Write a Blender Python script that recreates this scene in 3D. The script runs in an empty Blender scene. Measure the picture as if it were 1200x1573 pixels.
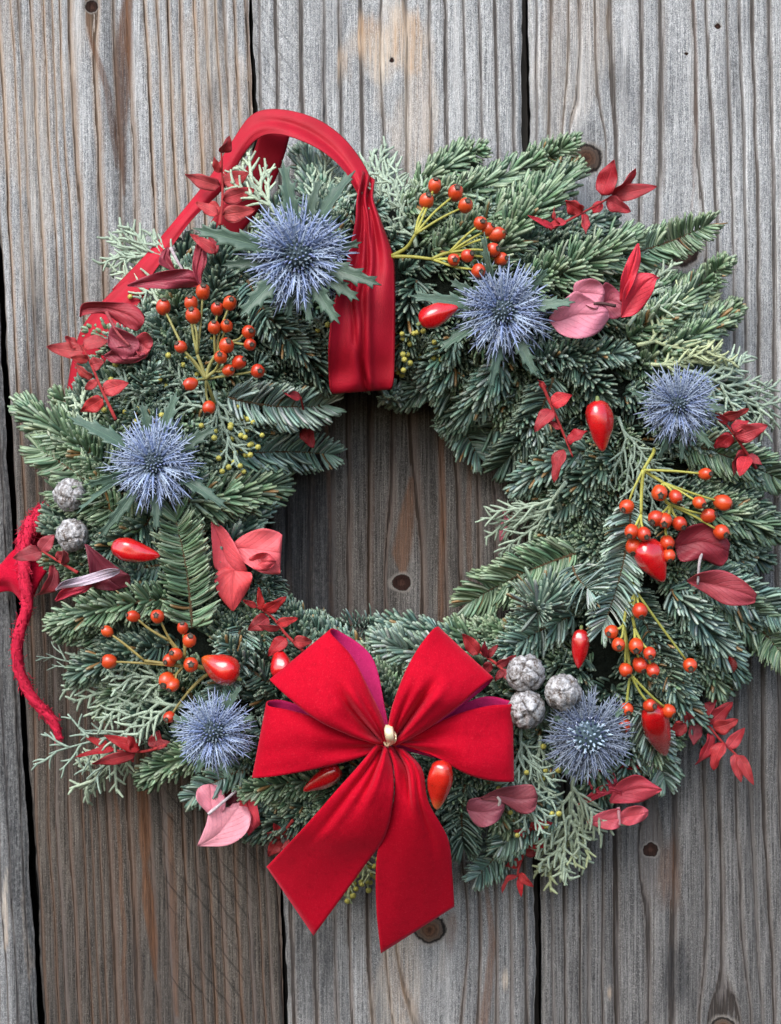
import bpy, math, random
import numpy as np
from mathutils import Vector, Matrix
PI = math.pi
R_ = math.radians
sc = bpy.context.scene
col = sc.collection

# ------------------------------------------------------------------ camera, sky, sun, exposure
S = 0.00035            # metres per unit; the wall is measured in units of 0.35 mm
DC = 2100.0            # camera distance from the wall, in those units
Z0 = 1.5
cam_d = bpy.data.cameras.new('camera')
cam = bpy.data.objects.new('camera', cam_d)
col.objects.link(cam)
cam.location = (0, -DC * S, Z0)
cam.rotation_euler = (PI / 2, 0, 0)
cam_d.sensor_fit = 'VERTICAL'
cam_d.angle = 2 * math.atan(1573 / 2 / DC)
cam_d.clip_start = 0.01
cam_d.clip_end = 100
sc.camera = cam

w = bpy.data.worlds.new('World')
sc.world = w
w.use_nodes = True
SUN_EL, SUN_AZ = 44, 205       # degrees; azimuth clockwise from +Y (the wall), so the sun stands behind the camera
sky = w.node_tree.nodes.new('ShaderNodeTexSky')
sky.sky_type = 'NISHITA'
sky.sun_disc = False
sky.sun_elevation = R_(SUN_EL)
sky.sun_rotation = R_(SUN_AZ)
sky.air_density = 1.0
sky.dust_density = 2.0
sky.ozone_density = 1.0
bg = w.node_tree.nodes['Background']
bg.inputs['Strength'].default_value = 0.15
w.node_tree.links.new(sky.outputs[0], bg.inputs[0])
sl = bpy.data.lights.new('sun', 'SUN')
sl.energy = 1.4
sl.angle = R_(42)
sl.color = (1, .975, .945)
sun = bpy.data.objects.new('sun', sl)
col.objects.link(sun)
sdir = Vector((math.sin(R_(SUN_AZ)) * math.cos(R_(SUN_EL)), math.cos(R_(SUN_AZ)) * math.cos(R_(SUN_EL)), math.sin(R_(SUN_EL))))
sun.rotation_euler = sdir.to_track_quat('Z', 'Y').to_euler()
sun.location = sdir * 3
sc.view_settings.view_transform = 'Standard'
sc.view_settings.look = 'None'
sc.view_settings.exposure = 1.12
sc.view_settings.gamma = 1

# ------------------------------------------------------------------ helpers
def W(P):
    """wall coordinates (right, down, out of the wall) -> world metres"""
    P = np.asarray(P, float).reshape(-1, 3)
    k = (DC - P[:, 2]) / DC
    return np.stack([(P[:, 0] - 600) * S * k, -P[:, 2] * S, (786.5 - P[:, 1]) * S * k + Z0], 1)

def nrm(v):
    v = np.asarray(v, float)
    return v / (np.linalg.norm(v, axis=-1, keepdims=True) + 1e-9)

def height(x, y):
    """how far the wreath's body stands out of the wall"""
    e = np.sqrt(((np.asarray(x) - 607) / 385) ** 2 + ((np.asarray(y) - 785) / 362) ** 2)
    t = (e - 1) * 373 / 188
    return 35 + 130 * np.sqrt(np.maximum(0, 1 - t * t))

def catmull(P, n):
    P = np.asarray(P, float)
    if len(P) == 2:
        return P[0] + (P[1] - P[0]) * np.linspace(0, 1, n)[:, None]
    Q = np.vstack([2 * P[0] - P[1], P, 2 * P[-1] - P[-2]])
    out = []
    for u in np.linspace(0, len(P) - 1, n):
        i = min(int(u), len(P) - 2)
        f = u - i
        a, b, c, d = Q[i], Q[i + 1], Q[i + 2], Q[i + 3]
        out.append(.5 * (2 * b + (c - a) * f + (2 * a - 5 * b + 4 * c - d) * f * f + (3 * b - a - 3 * c + d) * f ** 3))
    return np.array(out)

class MB:
    """collects vertices and faces, then links them as one mesh object"""
    def __init__(s):
        s.v, s.q, s.t, s.c, s.u, s.n = [], [], [], [], [], 0
    def add(s, V, Q=None, T=None, c=(1, 1, 1), uv=None):
        V = np.asarray(V, float)
        m = len(V)
        if Q is not None and len(Q): s.q.append(np.asarray(Q, int) + s.n)
        if T is not None and len(T): s.t.append(np.asarray(T, int) + s.n)
        c = np.asarray(c, float)
        if c.ndim == 1: c = np.tile(c, (m, 1))
        s.v.append(V); s.c.append(c)
        s.u.append(np.zeros((m, 2)) if uv is None else np.asarray(uv, float))
        s.n += m
    def mesh(s, name, mat, origin=(0, 0, 0), world=False, attrs=None, smooth=True):
        V = np.vstack(s.v)
        V = (V if world else W(V)) - np.asarray(origin)
        Q = np.vstack(s.q) if s.q else np.zeros((0, 4), int)
        T = np.vstack(s.t) if s.t else np.zeros((0, 3), int)
        me = bpy.data.meshes.new(name)
        me.vertices.add(len(V))
        me.vertices.foreach_set('co', V.ravel())
        loops = np.concatenate([Q.ravel(), T.ravel()])
        me.loops.add(len(loops))
        me.loops.foreach_set('vertex_index', loops.astype(np.int32))
        npol = len(Q) + len(T)
        me.polygons.add(npol)
        st = np.concatenate([np.arange(len(Q)) * 4, len(Q) * 4 + np.arange(len(T)) * 3])
        me.polygons.foreach_set('loop_start', st.astype(np.int32))
        if smooth: me.polygons.foreach_set('use_smooth', np.ones(npol, bool))
        me.update(calc_edges=True)
        C = np.vstack(s.c)
        a = me.attributes.new('tint', 'FLOAT_COLOR', 'POINT')
        a.data.foreach_set('color', np.hstack([C, np.ones((len(C), 1))]).astype(np.float32).ravel())
        U = np.vstack(s.u)
        uvl = me.uv_layers.new(name='UVMap')
        uvl.data.foreach_set('uv', U[loops].astype(np.float32).ravel())
        for k, arr in (attrs or {}).items():
            a = me.attributes.new(k, 'FLOAT', 'POINT')
            a.data.foreach_set('value', np.asarray(arr, np.float32).ravel())
        for mm in (mat if isinstance(mat, (list, tuple)) else [mat]): me.materials.append(mm)
        return me
    def build(s, name, mat, parent=None, world=False, attrs=None, smooth=True, thick=0, moff=0, kind=None):
        org = np.array(parent.matrix_world.translation if parent is not None and parent.parent is None else (0, 0, 0))
        if parent is not None:
            p, org = parent, np.zeros(3)
            while p is not None: org = org + np.array(p.location); p = p.parent
        me = s.mesh(name, mat, org, world, attrs, smooth)
        o = bpy.data.objects.new(name, me)
        col.objects.link(o)
        if parent is not None: o.parent = parent
        if thick:
            m = o.modifiers.new('thickness', 'SOLIDIFY')
            m.thickness = thick * S; m.offset = 0; m.material_offset = moff
        if kind: o['kind'] = kind
        return o

def thing(name, label, cat, at, group=None):
    o = bpy.data.objects.new(name, None)
    o.empty_display_size = .01
    col.objects.link(o)
    o.location = Vector(W([at])[0])
    o['label'] = label; o['category'] = cat
    if group: o['group'] = group
    return o

def frames(P):
    T = nrm(np.gradient(P, axis=0))
    ref = np.tile(np.array([0, 0, 1.]), (len(P), 1))
    bad = np.abs(T[:, 2]) > .93
    ref[bad] = (0, -1, 0)
    N = nrm(ref - T * (ref * T).sum(1, keepdims=True))
    B = np.cross(T, N)
    return T, N, B

def tube(mb, P, r, seg=6, c=(1, 1, 1), jit=0, rng=None):
    P = np.asarray(P, float); n = len(P)
    r = np.broadcast_to(np.asarray(r, float), (n,))
    T, N, B = frames(P)
    a = np.arange(seg) * 2 * PI / seg
    rr = r[:, None] * np.ones(seg)
    if jit: rr = rr * (1 + jit * (rng.random((n, seg)) - .5))
    V = P[:, None] + rr[..., None] * (np.cos(a)[None, :, None] * N[:, None] + np.sin(a)[None, :, None] * B[:, None])
    V = V.reshape(-1, 3)
    i, j = np.meshgrid(np.arange(n - 1), np.arange(seg), indexing='ij')
    j2 = (j + 1) % seg
    Q = np.stack([i * seg + j, i * seg + j2, (i + 1) * seg + j2, (i + 1) * seg + j], -1).reshape(-1, 4)
    caps = []
    for e, o in ((0, 0), (n - 1, 1)):
        for k in range(1, seg - 1):
            q = [e * seg, e * seg + k, e * seg + k + 1]
            caps.append(q if o else q[::-1])
    uv = np.stack([np.repeat(np.linspace(0, 1, n), seg), np.tile(np.arange(seg) / seg, n)], 1)
    if np.ndim(c) == 2: c = np.repeat(np.asarray(c), seg, 0)
    mb.add(V, Q, caps, c, uv)

def grid_faces(n, m):
    i, j = np.meshgrid(np.arange(n - 1), np.arange(m - 1), indexing='ij')
    return np.stack([i * m + j, i * m + j + 1, (i + 1) * m + j + 1, (i + 1) * m + j], -1).reshape(-1, 4)

_tab = np.random.default_rng(5).random((256, 256))
def vnoise(x, y, seed=0):
    x = np.asarray(x) + seed * 17.13; y = np.asarray(y) + seed * 7.71
    xi = np.floor(x).astype(int); yi = np.floor(y).astype(int)
    fx = x - xi; fy = y - yi
    fx = fx * fx * (3 - 2 * fx); fy = fy * fy * (3 - 2 * fy)
    g = lambda a, b: _tab[a % 256, b % 256]
    return (g(xi, yi) * (1 - fx) + g(xi + 1, yi) * fx) * (1 - fy) + (g(xi, yi + 1) * (1 - fx) + g(xi + 1, yi + 1) * fx) * fy
def sstep(a, b, x):
    t = np.clip((x - a) / (b - a), 0, 1)
    return t * t * (3 - 2 * t)

# ------------------------------------------------------------------ materials
class NT:
    def __init__(s, name):
        s.m = bpy.data.materials.new(name); s.m.use_nodes = True
        s.t = s.m.node_tree; s.b = s.t.nodes['Principled BSDF']
    def n(s, typ, **kw):
        nd = s.t.nodes.new(typ)
        for k, v in kw.items(): setattr(nd, k, v)
        return nd
    def l(s, a, b): s.t.links.new(a, b)
    def set(s, sock, v):
        if isinstance(v, bpy.types.NodeSocket): s.l(v, sock)
        else: sock.default_value = v
    def math(s, op, a, b=None, clamp=False):
        nd = s.n('ShaderNodeMath', operation=op, use_clamp=clamp)
        s.set(nd.inputs[0], a)
        if b is not None: s.set(nd.inputs[1], b)
        return nd.outputs[0]
    def mix(s, f, a, b, mode='MIX'):
        nd = s.n('ShaderNodeMix', data_type='RGBA', blend_type=mode)
        s.set(nd.inputs[0], f)
        for i, v in ((6, a), (7, b)):
            s.set(nd.inputs[i], v if isinstance(v, bpy.types.NodeSocket) else (*v, 1))
        return nd.outputs[2]
    def attr(s, name): return s.n('ShaderNodeAttribute', attribute_name=name)
    def noise(s, scale, detail=3, rough=.55, vec=None, stretch=None, dist=0):
        nd = s.n('ShaderNodeTexNoise')
        nd.inputs['Scale'].default_value = scale; nd.inputs['Detail'].default_value = detail
        nd.inputs['Roughness'].default_value = rough; nd.inputs['Distortion'].default_value = dist
        if vec is None: vec = s.n('ShaderNodeTexCoord').outputs['Object']
        if stretch:
            mp = s.n('ShaderNodeMapping'); mp.inputs['Scale'].default_value = stretch
            s.l(vec, mp.inputs[0]); vec = mp.outputs[0]
        s.l(vec, nd.inputs['Vector'])
        return nd.outputs[0]
    def ramp(s, f, stops, interp='LINEAR'):
        nd = s.n('ShaderNodeValToRGB'); r = nd.color_ramp; r.interpolation = interp
        while len(r.elements) < len(stops): r.elements.new(.5)
        for e, (p, c) in zip(r.elements, stops):
            e.position = p; e.color = (*c, 1) if not np.isscalar(c) else (c, c, c, 1)
        s.set(nd.inputs[0], f)
        return nd.outputs[0]
    def maprange(s, v, a, b, c=0, d=1):
        nd = s.n('ShaderNodeMapRange'); s.set(nd.inputs[0], v)
        for i, x in zip((1, 2, 3, 4), (a, b, c, d)): s.set(nd.inputs[i], x)
        return nd.outputs[0]
    def bump(s, h, dist, strength=1, nrm=None):
        nd = s.n('ShaderNodeBump'); nd.inputs['Distance'].default_value = dist; nd.inputs['Strength'].default_value = strength
        s.set(nd.inputs['Height'], h)
        if nrm is not None: s.l(nrm, nd.inputs['Normal'])
        return nd.outputs[0]
    def out(s, colr=None, rough=None, normal=None, **kw):
        if colr is not None: s.set(s.b.inputs['Base Color'], colr if isinstance(colr, bpy.types.NodeSocket) else (*colr, 1))
        if rough is not None: s.set(s.b.inputs['Roughness'], rough)
        if normal is not None: s.l(normal, s.b.inputs['Normal'])
        for k, v in kw.items(): s.set(s.b.inputs[k.replace('_', ' ')], v)
        return s.m

def wood_material():
    n = NT('weathered_wood')
    oc = n.n('ShaderNodeTexCoord').outputs['Object']
    ring = n.attr('ring').outputs['Fac']
    fine = n.noise(1, 3, .6, oc, (900, 900, 26))          # fibres along the grain
    fib2 = n.noise(1, 2, .6, oc, (2600, 2600, 90))
    speck = n.noise(1, 3, .7, oc, (2300, 2300, 1500))
    speck2 = n.noise(1, 6, .8, oc, (620, 620, 330))
    mott = n.noise(45, 4, .6, oc, (1, 1, .35))
    r2 = n.math('ADD', ring, n.math('MULTIPLY', n.math('SUBTRACT', fine, .5), .30))
    s = n.math('FRACT', r2)
    wn = n.n('ShaderNodeTexWhiteNoise', noise_dimensions='1D')
    n.l(n.math('FLOOR', r2), wn.inputs['W'])
    h = wn.outputs['Value']
    warm = n.attr('warm').outputs['Fac']
    dark = n.attr('dark').outputs['Fac']
    pale = n.attr('pale').outputs['Fac']
    brown = n.attr('brown').outputs['Fac']
    darktone = n.attr('darktone').outputs['Fac']
    # grey weathered face
    grey = n.mix(n.maprange(fine, .38, .62), (.20, .212, .222), (.66, .675, .675))
    grey = n.mix(n.maprange(fib2, .45, .7, 0, .7), grey, (.115, .12, .125))
    grey = n.mix(n.maprange(h, 0, 1, 0, .55), grey, (.25, .262, .272))
    grey = n.mix(n.maprange(speck2, .48, .64, 0, .75), grey, (.68, .69, .69))
    grey = n.mix(n.maprange(speck2, .44, .32, 0, .7), grey, (.14, .145, .15))
    grey = n.mix(n.maprange(speck, .52, .62, 0, .8), grey, (.82, .83, .82))
    grey = n.mix(n.maprange(speck, .46, .36, 0, .6), grey, (.13, .135, .14))
    grey = n.mix(n.maprange(mott, .5, .75, 0, .6), grey, (.13, .135, .145))
    # darker brown grey face for the lower planks and inside the ring
    wcol = n.mix(n.maprange(fine, .37, .63), n.mix(warm, (.050, .051, .053), (.044, .036, .03)), n.mix(warm, (.235, .236, .236), (.150, .126, .104)))
    wcol = n.mix(n.maprange(speck2, .5, .66, 0, .5), wcol, n.mix(warm, (.24, .24, .24), (.19, .165, .14)))
    wcol = n.mix(n.maprange(speck2, .42, .32, 0, .6), wcol, (.035, .034, .033))
    wcol = n.mix(n.maprange(speck, .54, .64, 0, .55), wcol, n.mix(warm, (.46, .455, .44), (.32, .29, .25)))
    band = n.noise(1, 4, .6, oc, (75, 75, 5))
    wcol = n.mix(n.maprange(band, .48, .68, 0, .6), wcol, (.045, .042, .04))
    grey = n.mix(n.maprange(band, .52, .72, 0, .6), grey, (.16, .165, .172))
    grey = n.mix(n.maprange(band, .46, .32, 0, .55), grey, (.70, .70, .69))
    wcol = n.mix(n.maprange(speck, .46, .36, 0, .55), wcol, (.03, .03, .03))
    grey = n.mix(darktone, grey, wcol)
    # growth lines
    wl = n.math('MULTIPLY', warm, n.maprange(h, 0, 1, .45, 1))
    bcol = n.mix(wl, (.15, .152, .155), n.mix(darktone, (.44, .295, .19), (.15, .08, .045)))
    side = n.math('MAXIMUM', n.maprange(s, .14, n.maprange(warm, .3, .9, .24, .46), 1, 0), n.maprange(s, .88, .99, 0, .6))
    c = n.mix(n.math('MULTIPLY', side, .85), grey, bcol)
    wid = n.maprange(h, 0, 1, .05, .16)
    gro = n.maprange(n.math('DIVIDE', s, wid), .5, 1.1, 1, 0)
    c = n.mix(n.math('MULTIPLY', gro, n.math('MULTIPLY', n.maprange(h, 0, 1, .55, 1), n.math('MAXIMUM', n.maprange(warm, .2, .8, .68, 1), n.math('MULTIPLY', darktone, 1.0)))), c, n.mix(warm, (.014, .013, .012), (.034, .020, .012)))
    # stains
    c = n.mix(n.math('MULTIPLY', brown, n.maprange(fine, .25, .6, .45, 1)), c, n.mix(n.maprange(fib2, .3, .7), (.085, .036, .018), (.23, .11, .055)))
    c = n.mix(n.math('MULTIPLY', pale, n.maprange(fine, .3, .65, .25, 1)), c, n.mix(n.maprange(mott, .35, .65), (.52, .33, .19), (.74, .66, .55)))
    c = n.mix(n.math('MULTIPLY', dark, n.maprange(speck2, .3, .65, 1, .55)), c, n.mix(n.maprange(fine, .3, .7), (.012, .013, .015), (.06, .062, .066)))
    # saw scratches
    saw = n.n('ShaderNodeTexWave', wave_type='BANDS', bands_direction='X')
    mp = n.n('ShaderNodeMapping'); mp.inputs['Rotation'].default_value = (0, R_(38), 0)
    n.l(oc, mp.inputs[0]); n.l(mp.outputs[0], saw.inputs['Vector'])
    saw.inputs['Scale'].default_value = 42; saw.inputs['Distortion'].default_value = 1.2; saw.inputs['Detail'].default_value = 2
    sawm = n.math('MULTIPLY', n.maprange(saw.outputs['Fac'], .0, .06, 1, 0), n.attr('saw').outputs['Fac'])
    c = n.mix(n.math('MULTIPLY', sawm, .5), c, (.03, .028, .026))
    # knots
    kr = n.attr('knotr').outputs['Fac']
    kr2 = n.math('ADD', kr, n.math('MULTIPLY', n.math('SUBTRACT', speck2, .5), .5))
    kc = n.ramp(n.math('DIVIDE', kr2, 1.6), [(0, (.012, .008, .007)), (.10, (.05, .024, .015)), (.2, (.12, .06, .035)), (.28, (.07, .04, .026)), (.38, (.13, .08, .055)),
                                            (.45, (.085, .062, .05)), (.52, (.12, .09, .07)), (.60, (.014, .012, .011)), (.66, (.03, .026, .024)), (.74, (.27, .25, .225)), (1, (.28, .26, .24))])
    km = n.maprange(kr2, 1.1, 1.5, 1, 0)
    kd = n.attr('knotdark').outputs['Fac']
    kc = n.mix(n.math('MULTIPLY', kd, n.maprange(kr2, 1.0, 1.1, 1, 0)), kc, n.mix(n.maprange(kr2, .15, .55), (.075, .035, .025), (.028, .012, .009)))
    c = n.mix(km, c, kc)
    hh = n.math('ADD', n.math('MULTIPLY', fine, .7), n.math('MULTIPLY', fib2, .5))
    hh = n.math('ADD', hh, n.math('MULTIPLY', speck, .5))
    hh = n.math('SUBTRACT', hh, n.math('MULTIPLY', gro, .8))
    hh = n.math('SUBTRACT', hh, n.math('MULTIPLY', sawm, .5))
    return n.out(c, .9, n.bump(hh, .0018, 1.0), Specular_IOR_Level=.2)

def leafy(name, rough=.5, vein=.5, spec=.4, bumps=.5, trans=.12, mottle=.35, sheen=0, veincol=(1.5, 1.3, 1.25), parallel=False):
    """leaf surface: the leaf's own tint with midrib, side veins and blotches laid out along its blade"""
    n = NT(name)
    t = n.attr('tint').outputs['Color']
    uv = n.n('ShaderNodeUVMap').outputs[0]
    sp = n.n('ShaderNodeSeparateXYZ'); n.l(uv, sp.inputs[0])
    v = n.math('ABSOLUTE', n.math('SUBTRACT', sp.outputs[1], .5))
    mid = n.maprange(v, .012, .035, 1, 0)
    sv = n.math('FRACT', n.math('SUBTRACT', n.math('MULTIPLY', sp.outputs[0], 9), n.math('MULTIPLY', v, 7)))
    sidev = n.math('MULTIPLY', n.maprange(n.math('ABSOLUTE', n.math('SUBTRACT', sv, .5)), .03, .10, 1, 0), .55)
    if parallel:
        sidev = n.math('MULTIPLY', n.math('POWER', n.math('ABSOLUTE', n.math('SINE', n.math('MULTIPLY', v, 38))), 6), .55)
    ve = n.math('MULTIPLY', n.math('MAXIMUM', mid, sidev), vein)
    ns = n.noise(130, 4, .65)
    nf = n.noise(700, 3, .6)
    c = n.mix(n.maprange(ns, .4, .75, 0, mottle), t, n.mix(1, t, (.45, .38, .42), 'MULTIPLY'))
    c = n.mix(n.maprange(nf, .5, .8, 0, mottle), c, n.mix(1, t, (1.5, 1.35, 1.3), 'MULTIPLY'))
    c = n.mix(ve, c, n.mix(1, t, veincol, 'MULTIPLY'))
    hh = n.math('ADD', n.math('MULTIPLY', nf, .5), n.math('MULTIPLY', ve, -1.2))
    n.out(c, rough, n.bump(hh, .0004, bumps), Specular_IOR_Level=spec)
    if trans:
        tr = n.n('ShaderNodeBsdfTranslucent'); n.l(c, tr.inputs[0])
        ms = n.n('ShaderNodeMixShader'); ms.inputs[0].default_value = trans
        n.l(n.b.outputs[0], ms.inputs[1]); n.l(tr.outputs[0], ms.inputs[2])
        n.l(ms.outputs[0], n.t.nodes['Material Output'].inputs[0])
    return n.m

def tinted(name, rough=.5, spec=.4, scale=400, amt=.3, bump=.3, dist=.0004, **kw):
    n = NT(name)
    t = n.attr('tint').outputs['Color']
    ns = n.noise(scale, 4, .6)
    c = n.mix(n.maprange(ns, .35, .7, 0, amt), t, n.mix(1, t, (.5, .5, .5), 'MULTIPLY'))
    return n.out(c, rough, n.bump(ns, dist, bump), Specular_IOR_Level=spec, **kw)

def velvet(name, c1, c2, rough=.8, sheen=.5, bumps=.5, scale=3500):
    n = NT(name)
    ns = n.noise(scale, 2, .5); nl = n.noise(25, 3, .5); nm = n.noise(260, 3, .6)
    c = n.mix(n.maprange(nl, .35, .7), c1, c2)
    c = n.mix(n.maprange(ns, .4, .75, 0, .35), c, tuple(x * .55 for x in c1))
    c = n.mix(n.maprange(nm, .5, .75, 0, .4), c, tuple(x * .6 for x in c1))
    n3 = n.noise(1300, 3, .7)
    c = n.mix(n.maprange(n3, .56, .72, 0, .5), c, tuple(min(1, x * 1.35 + .02) for x in c2))
    ns = n.math('ADD', ns, n.math('MULTIPLY', n3, 1.2))
    return n.out(c, rough, n.bump(ns, .0003, bumps), Specular_IOR_Level=.05, Sheen_Weight=sheen, Sheen_Roughness=.35, Sheen_Tint=(1, .12, .18, 1))

def satin_material():
    n = NT('satin_ribbon')
    uv = n.n('ShaderNodeUVMap').outputs[0]
    sp = n.n('ShaderNodeSeparateXYZ'); n.l(uv, sp.inputs[0])
    wv = n.math('SINE', n.math('MULTIPLY', sp.outputs[0], 900))
    nl = n.noise(60, 3, .5)
    edge = n.maprange(n.math('ABSOLUTE', n.math('SUBTRACT', sp.outputs[1], .5)), .455, .475, 0, 1)
    c = n.mix(n.maprange(nl, .35, .7), (.31, .003, .014), (.41, .0045, .022))
    c = n.mix(n.math('MULTIPLY', edge, .5), c, (.22, .003, .01))
    hh = n.math('ADD', n.math('MULTIPLY', wv, .02), n.math('MULTIPLY', edge, .6))
    return n.out(c, .58, n.bump(n.math('ADD', hh, n.math('MULTIPLY', n.noise(1800, 3, .7), .8)), .0005, .6), Specular_IOR_Level=.25, Sheen_Weight=.0)

def fruit_material(name, orange):
    n = NT(name)
    t = n.attr('tint').outputs['Color']
    oi = n.n('ShaderNodeObjectInfo').outputs['Random']
    oc = n.n('ShaderNodeTexCoord').outputs['Object']
    ns = n.noise(120, 3, .6); nf = n.noise(900, 3, .6)
    c = n.mix(n.maprange(ns, .42, .7, 0, .55 if name == 'rose_hip_skin' else .22), t, orange)
    if name == 'rose_hip_skin':
        c = n.mix(n.maprange(oi, 0, 1, 0, .75), c, n.mix(n.maprange(ns, .35, .65), (.33, .010, .008), (.52, .045, .010)))
    c = n.mix(n.maprange(nf, .60, .72, 0, .6), c, (.10, .015, .008))
    return n.out(c, n.maprange(nf, .3, .7, .2, .36) if name != 'rose_hip_skin' else n.maprange(nf, .3, .7, .27, .5), n.bump(n.math('ADD', ns, n.math('MULTIPLY', nf, .25)), .0007, .35 if name == 'rose_hip_skin' else .12), Specular_IOR_Level=.6, Coat_Weight=.2 if name == 'rose_hip_skin' else 1.0, Coat_Roughness=.05)

def cone_material():
    n = NT('cone_bloom')
    a = n.attr('groove').outputs['Fac']
    ns = n.noise(260, 5, .7); n2 = n.noise(900, 4, .7)
    c = n.mix(n.maprange(ns, .38, .62), (.10, .075, .06), (.52, .53, .55))
    c = n.mix(n.maprange(n2, .5, .7, 0, .8), c, (.72, .73, .75))
    c = n.mix(a, c, (.045, .032, .026))
    return n.out(c, .9, n.bump(n.math('ADD', ns, n.math('MULTIPLY', n2, .6)), .0012, .9), Specular_IOR_Level=.15)

M = {}
M['wood'] = wood_material()
M['needle'] = tinted('fir_needle', .42, .5, 900, .35, .2, .0002)
M['cypress'] = tinted('cypress_scale_leaf', .62, .3, 1500, .5, .8, .0006)
M['twig'] = tinted('twig_bark', .8, .2, 600, .6, .6, .0006)
M['stem'] = tinted('green_stem', .55, .35, 500, .5, .4, .0004)
M['bract'] = tinted('thistle_bract', .5, .35, 700, .25, .2, .0003)
M['floret'] = tinted('thistle_floret', .7, .2, 1500, .5, .6, .0004)
M['thistle_leaf'] = leafy('thistle_leaf', .45, .55, .45, .5, .08, .3, veincol=(2.0, 1.9, 1.7))
M['red_leaf'] = leafy('dried_red_leaf', .42, .55, .45, 1.0, .22, .7, veincol=(1.55, 2.6, 2.4), parallel=True)
M['big_leaf'] = leafy('preserved_leaf', .48, .38, .35, 1.0, .2, .38, veincol=(.55, .42, .45))
M['velvet'] = velvet('red_velvet', (.39, .002, .014), (.46, .0028, .018))
M['velvet_back'] = velvet('velvet_reverse', (.44, .015, .10), (.50, .022, .125), .6, .2, .3)
M['felt'] = velvet('red_felt', (.42, .004, .022), (.50, .008, .035), .9, .5, 1, 1800)
M['wool'] = tinted('red_wool', .95, .05, 700, .15, 1, .001)
M['satin'] = satin_material()
M['chili'] = fruit_material('chili_skin', (.60, .03, .012))
M['hip'] = fruit_material('rose_hip_skin', (.72, .16, .018))
M['calyx'] = tinted('dry_calyx', .9, .1, 900, .5, .6, .0005)
M['cone'] = cone_material()
M['gold'] = NT('gold_wire').out((.86, .76, .50), .42, Metallic=.4)
M['core'] = tinted('moss_core', .95, .1, 300, .7, 1, .003)
nb = NT('bare_backing'); nb_n = nb.noise(60, 4, .6)
M['backing'] = nb.out(nb.mix(nb_n, (.02, .018, .016), (.06, .055, .05)), .95)

# ------------------------------------------------------------------ plank wall
wall = thing('plank_wall', 'wall of weathered grey vertical wooden planks behind the wreath', 'wall', (600, 786.5, 0))
Y0, Y1 = -380, 1960
def edge(x_top, x_bot, y): return x_top + (x_bot - x_top) * y / 1573

def ell(X, Y, cx, cy, rx, ry, seed=0, wob=.5):
    d = np.sqrt(((X - cx) / rx) ** 2 + ((Y - cy) / ry) ** 2) + wob * (vnoise(X / 28, Y / 90, seed) - .5) + wob * .5 * (vnoise(X / 8, Y / 30, seed + 3) - .5)
    return 1 - sstep(.45, 1.1, d)

def streak(X, Y, pts, seed=0):
    """stain along a path of (x, y, half width)"""
    P = np.array(pts, float)
    xc = np.interp(Y, P[:, 1], P[:, 0]); wd = np.interp(Y, P[:, 1], P[:, 2])
    inside = (Y > P[0, 1]) & (Y < P[-1, 1])
    d = np.abs(X - xc + 5 * (vnoise(X / 40, Y / 60, seed) - .5)) / np.maximum(wd, .5)
    return (1 - sstep(.6, 1.15, d)) * inside

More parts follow.
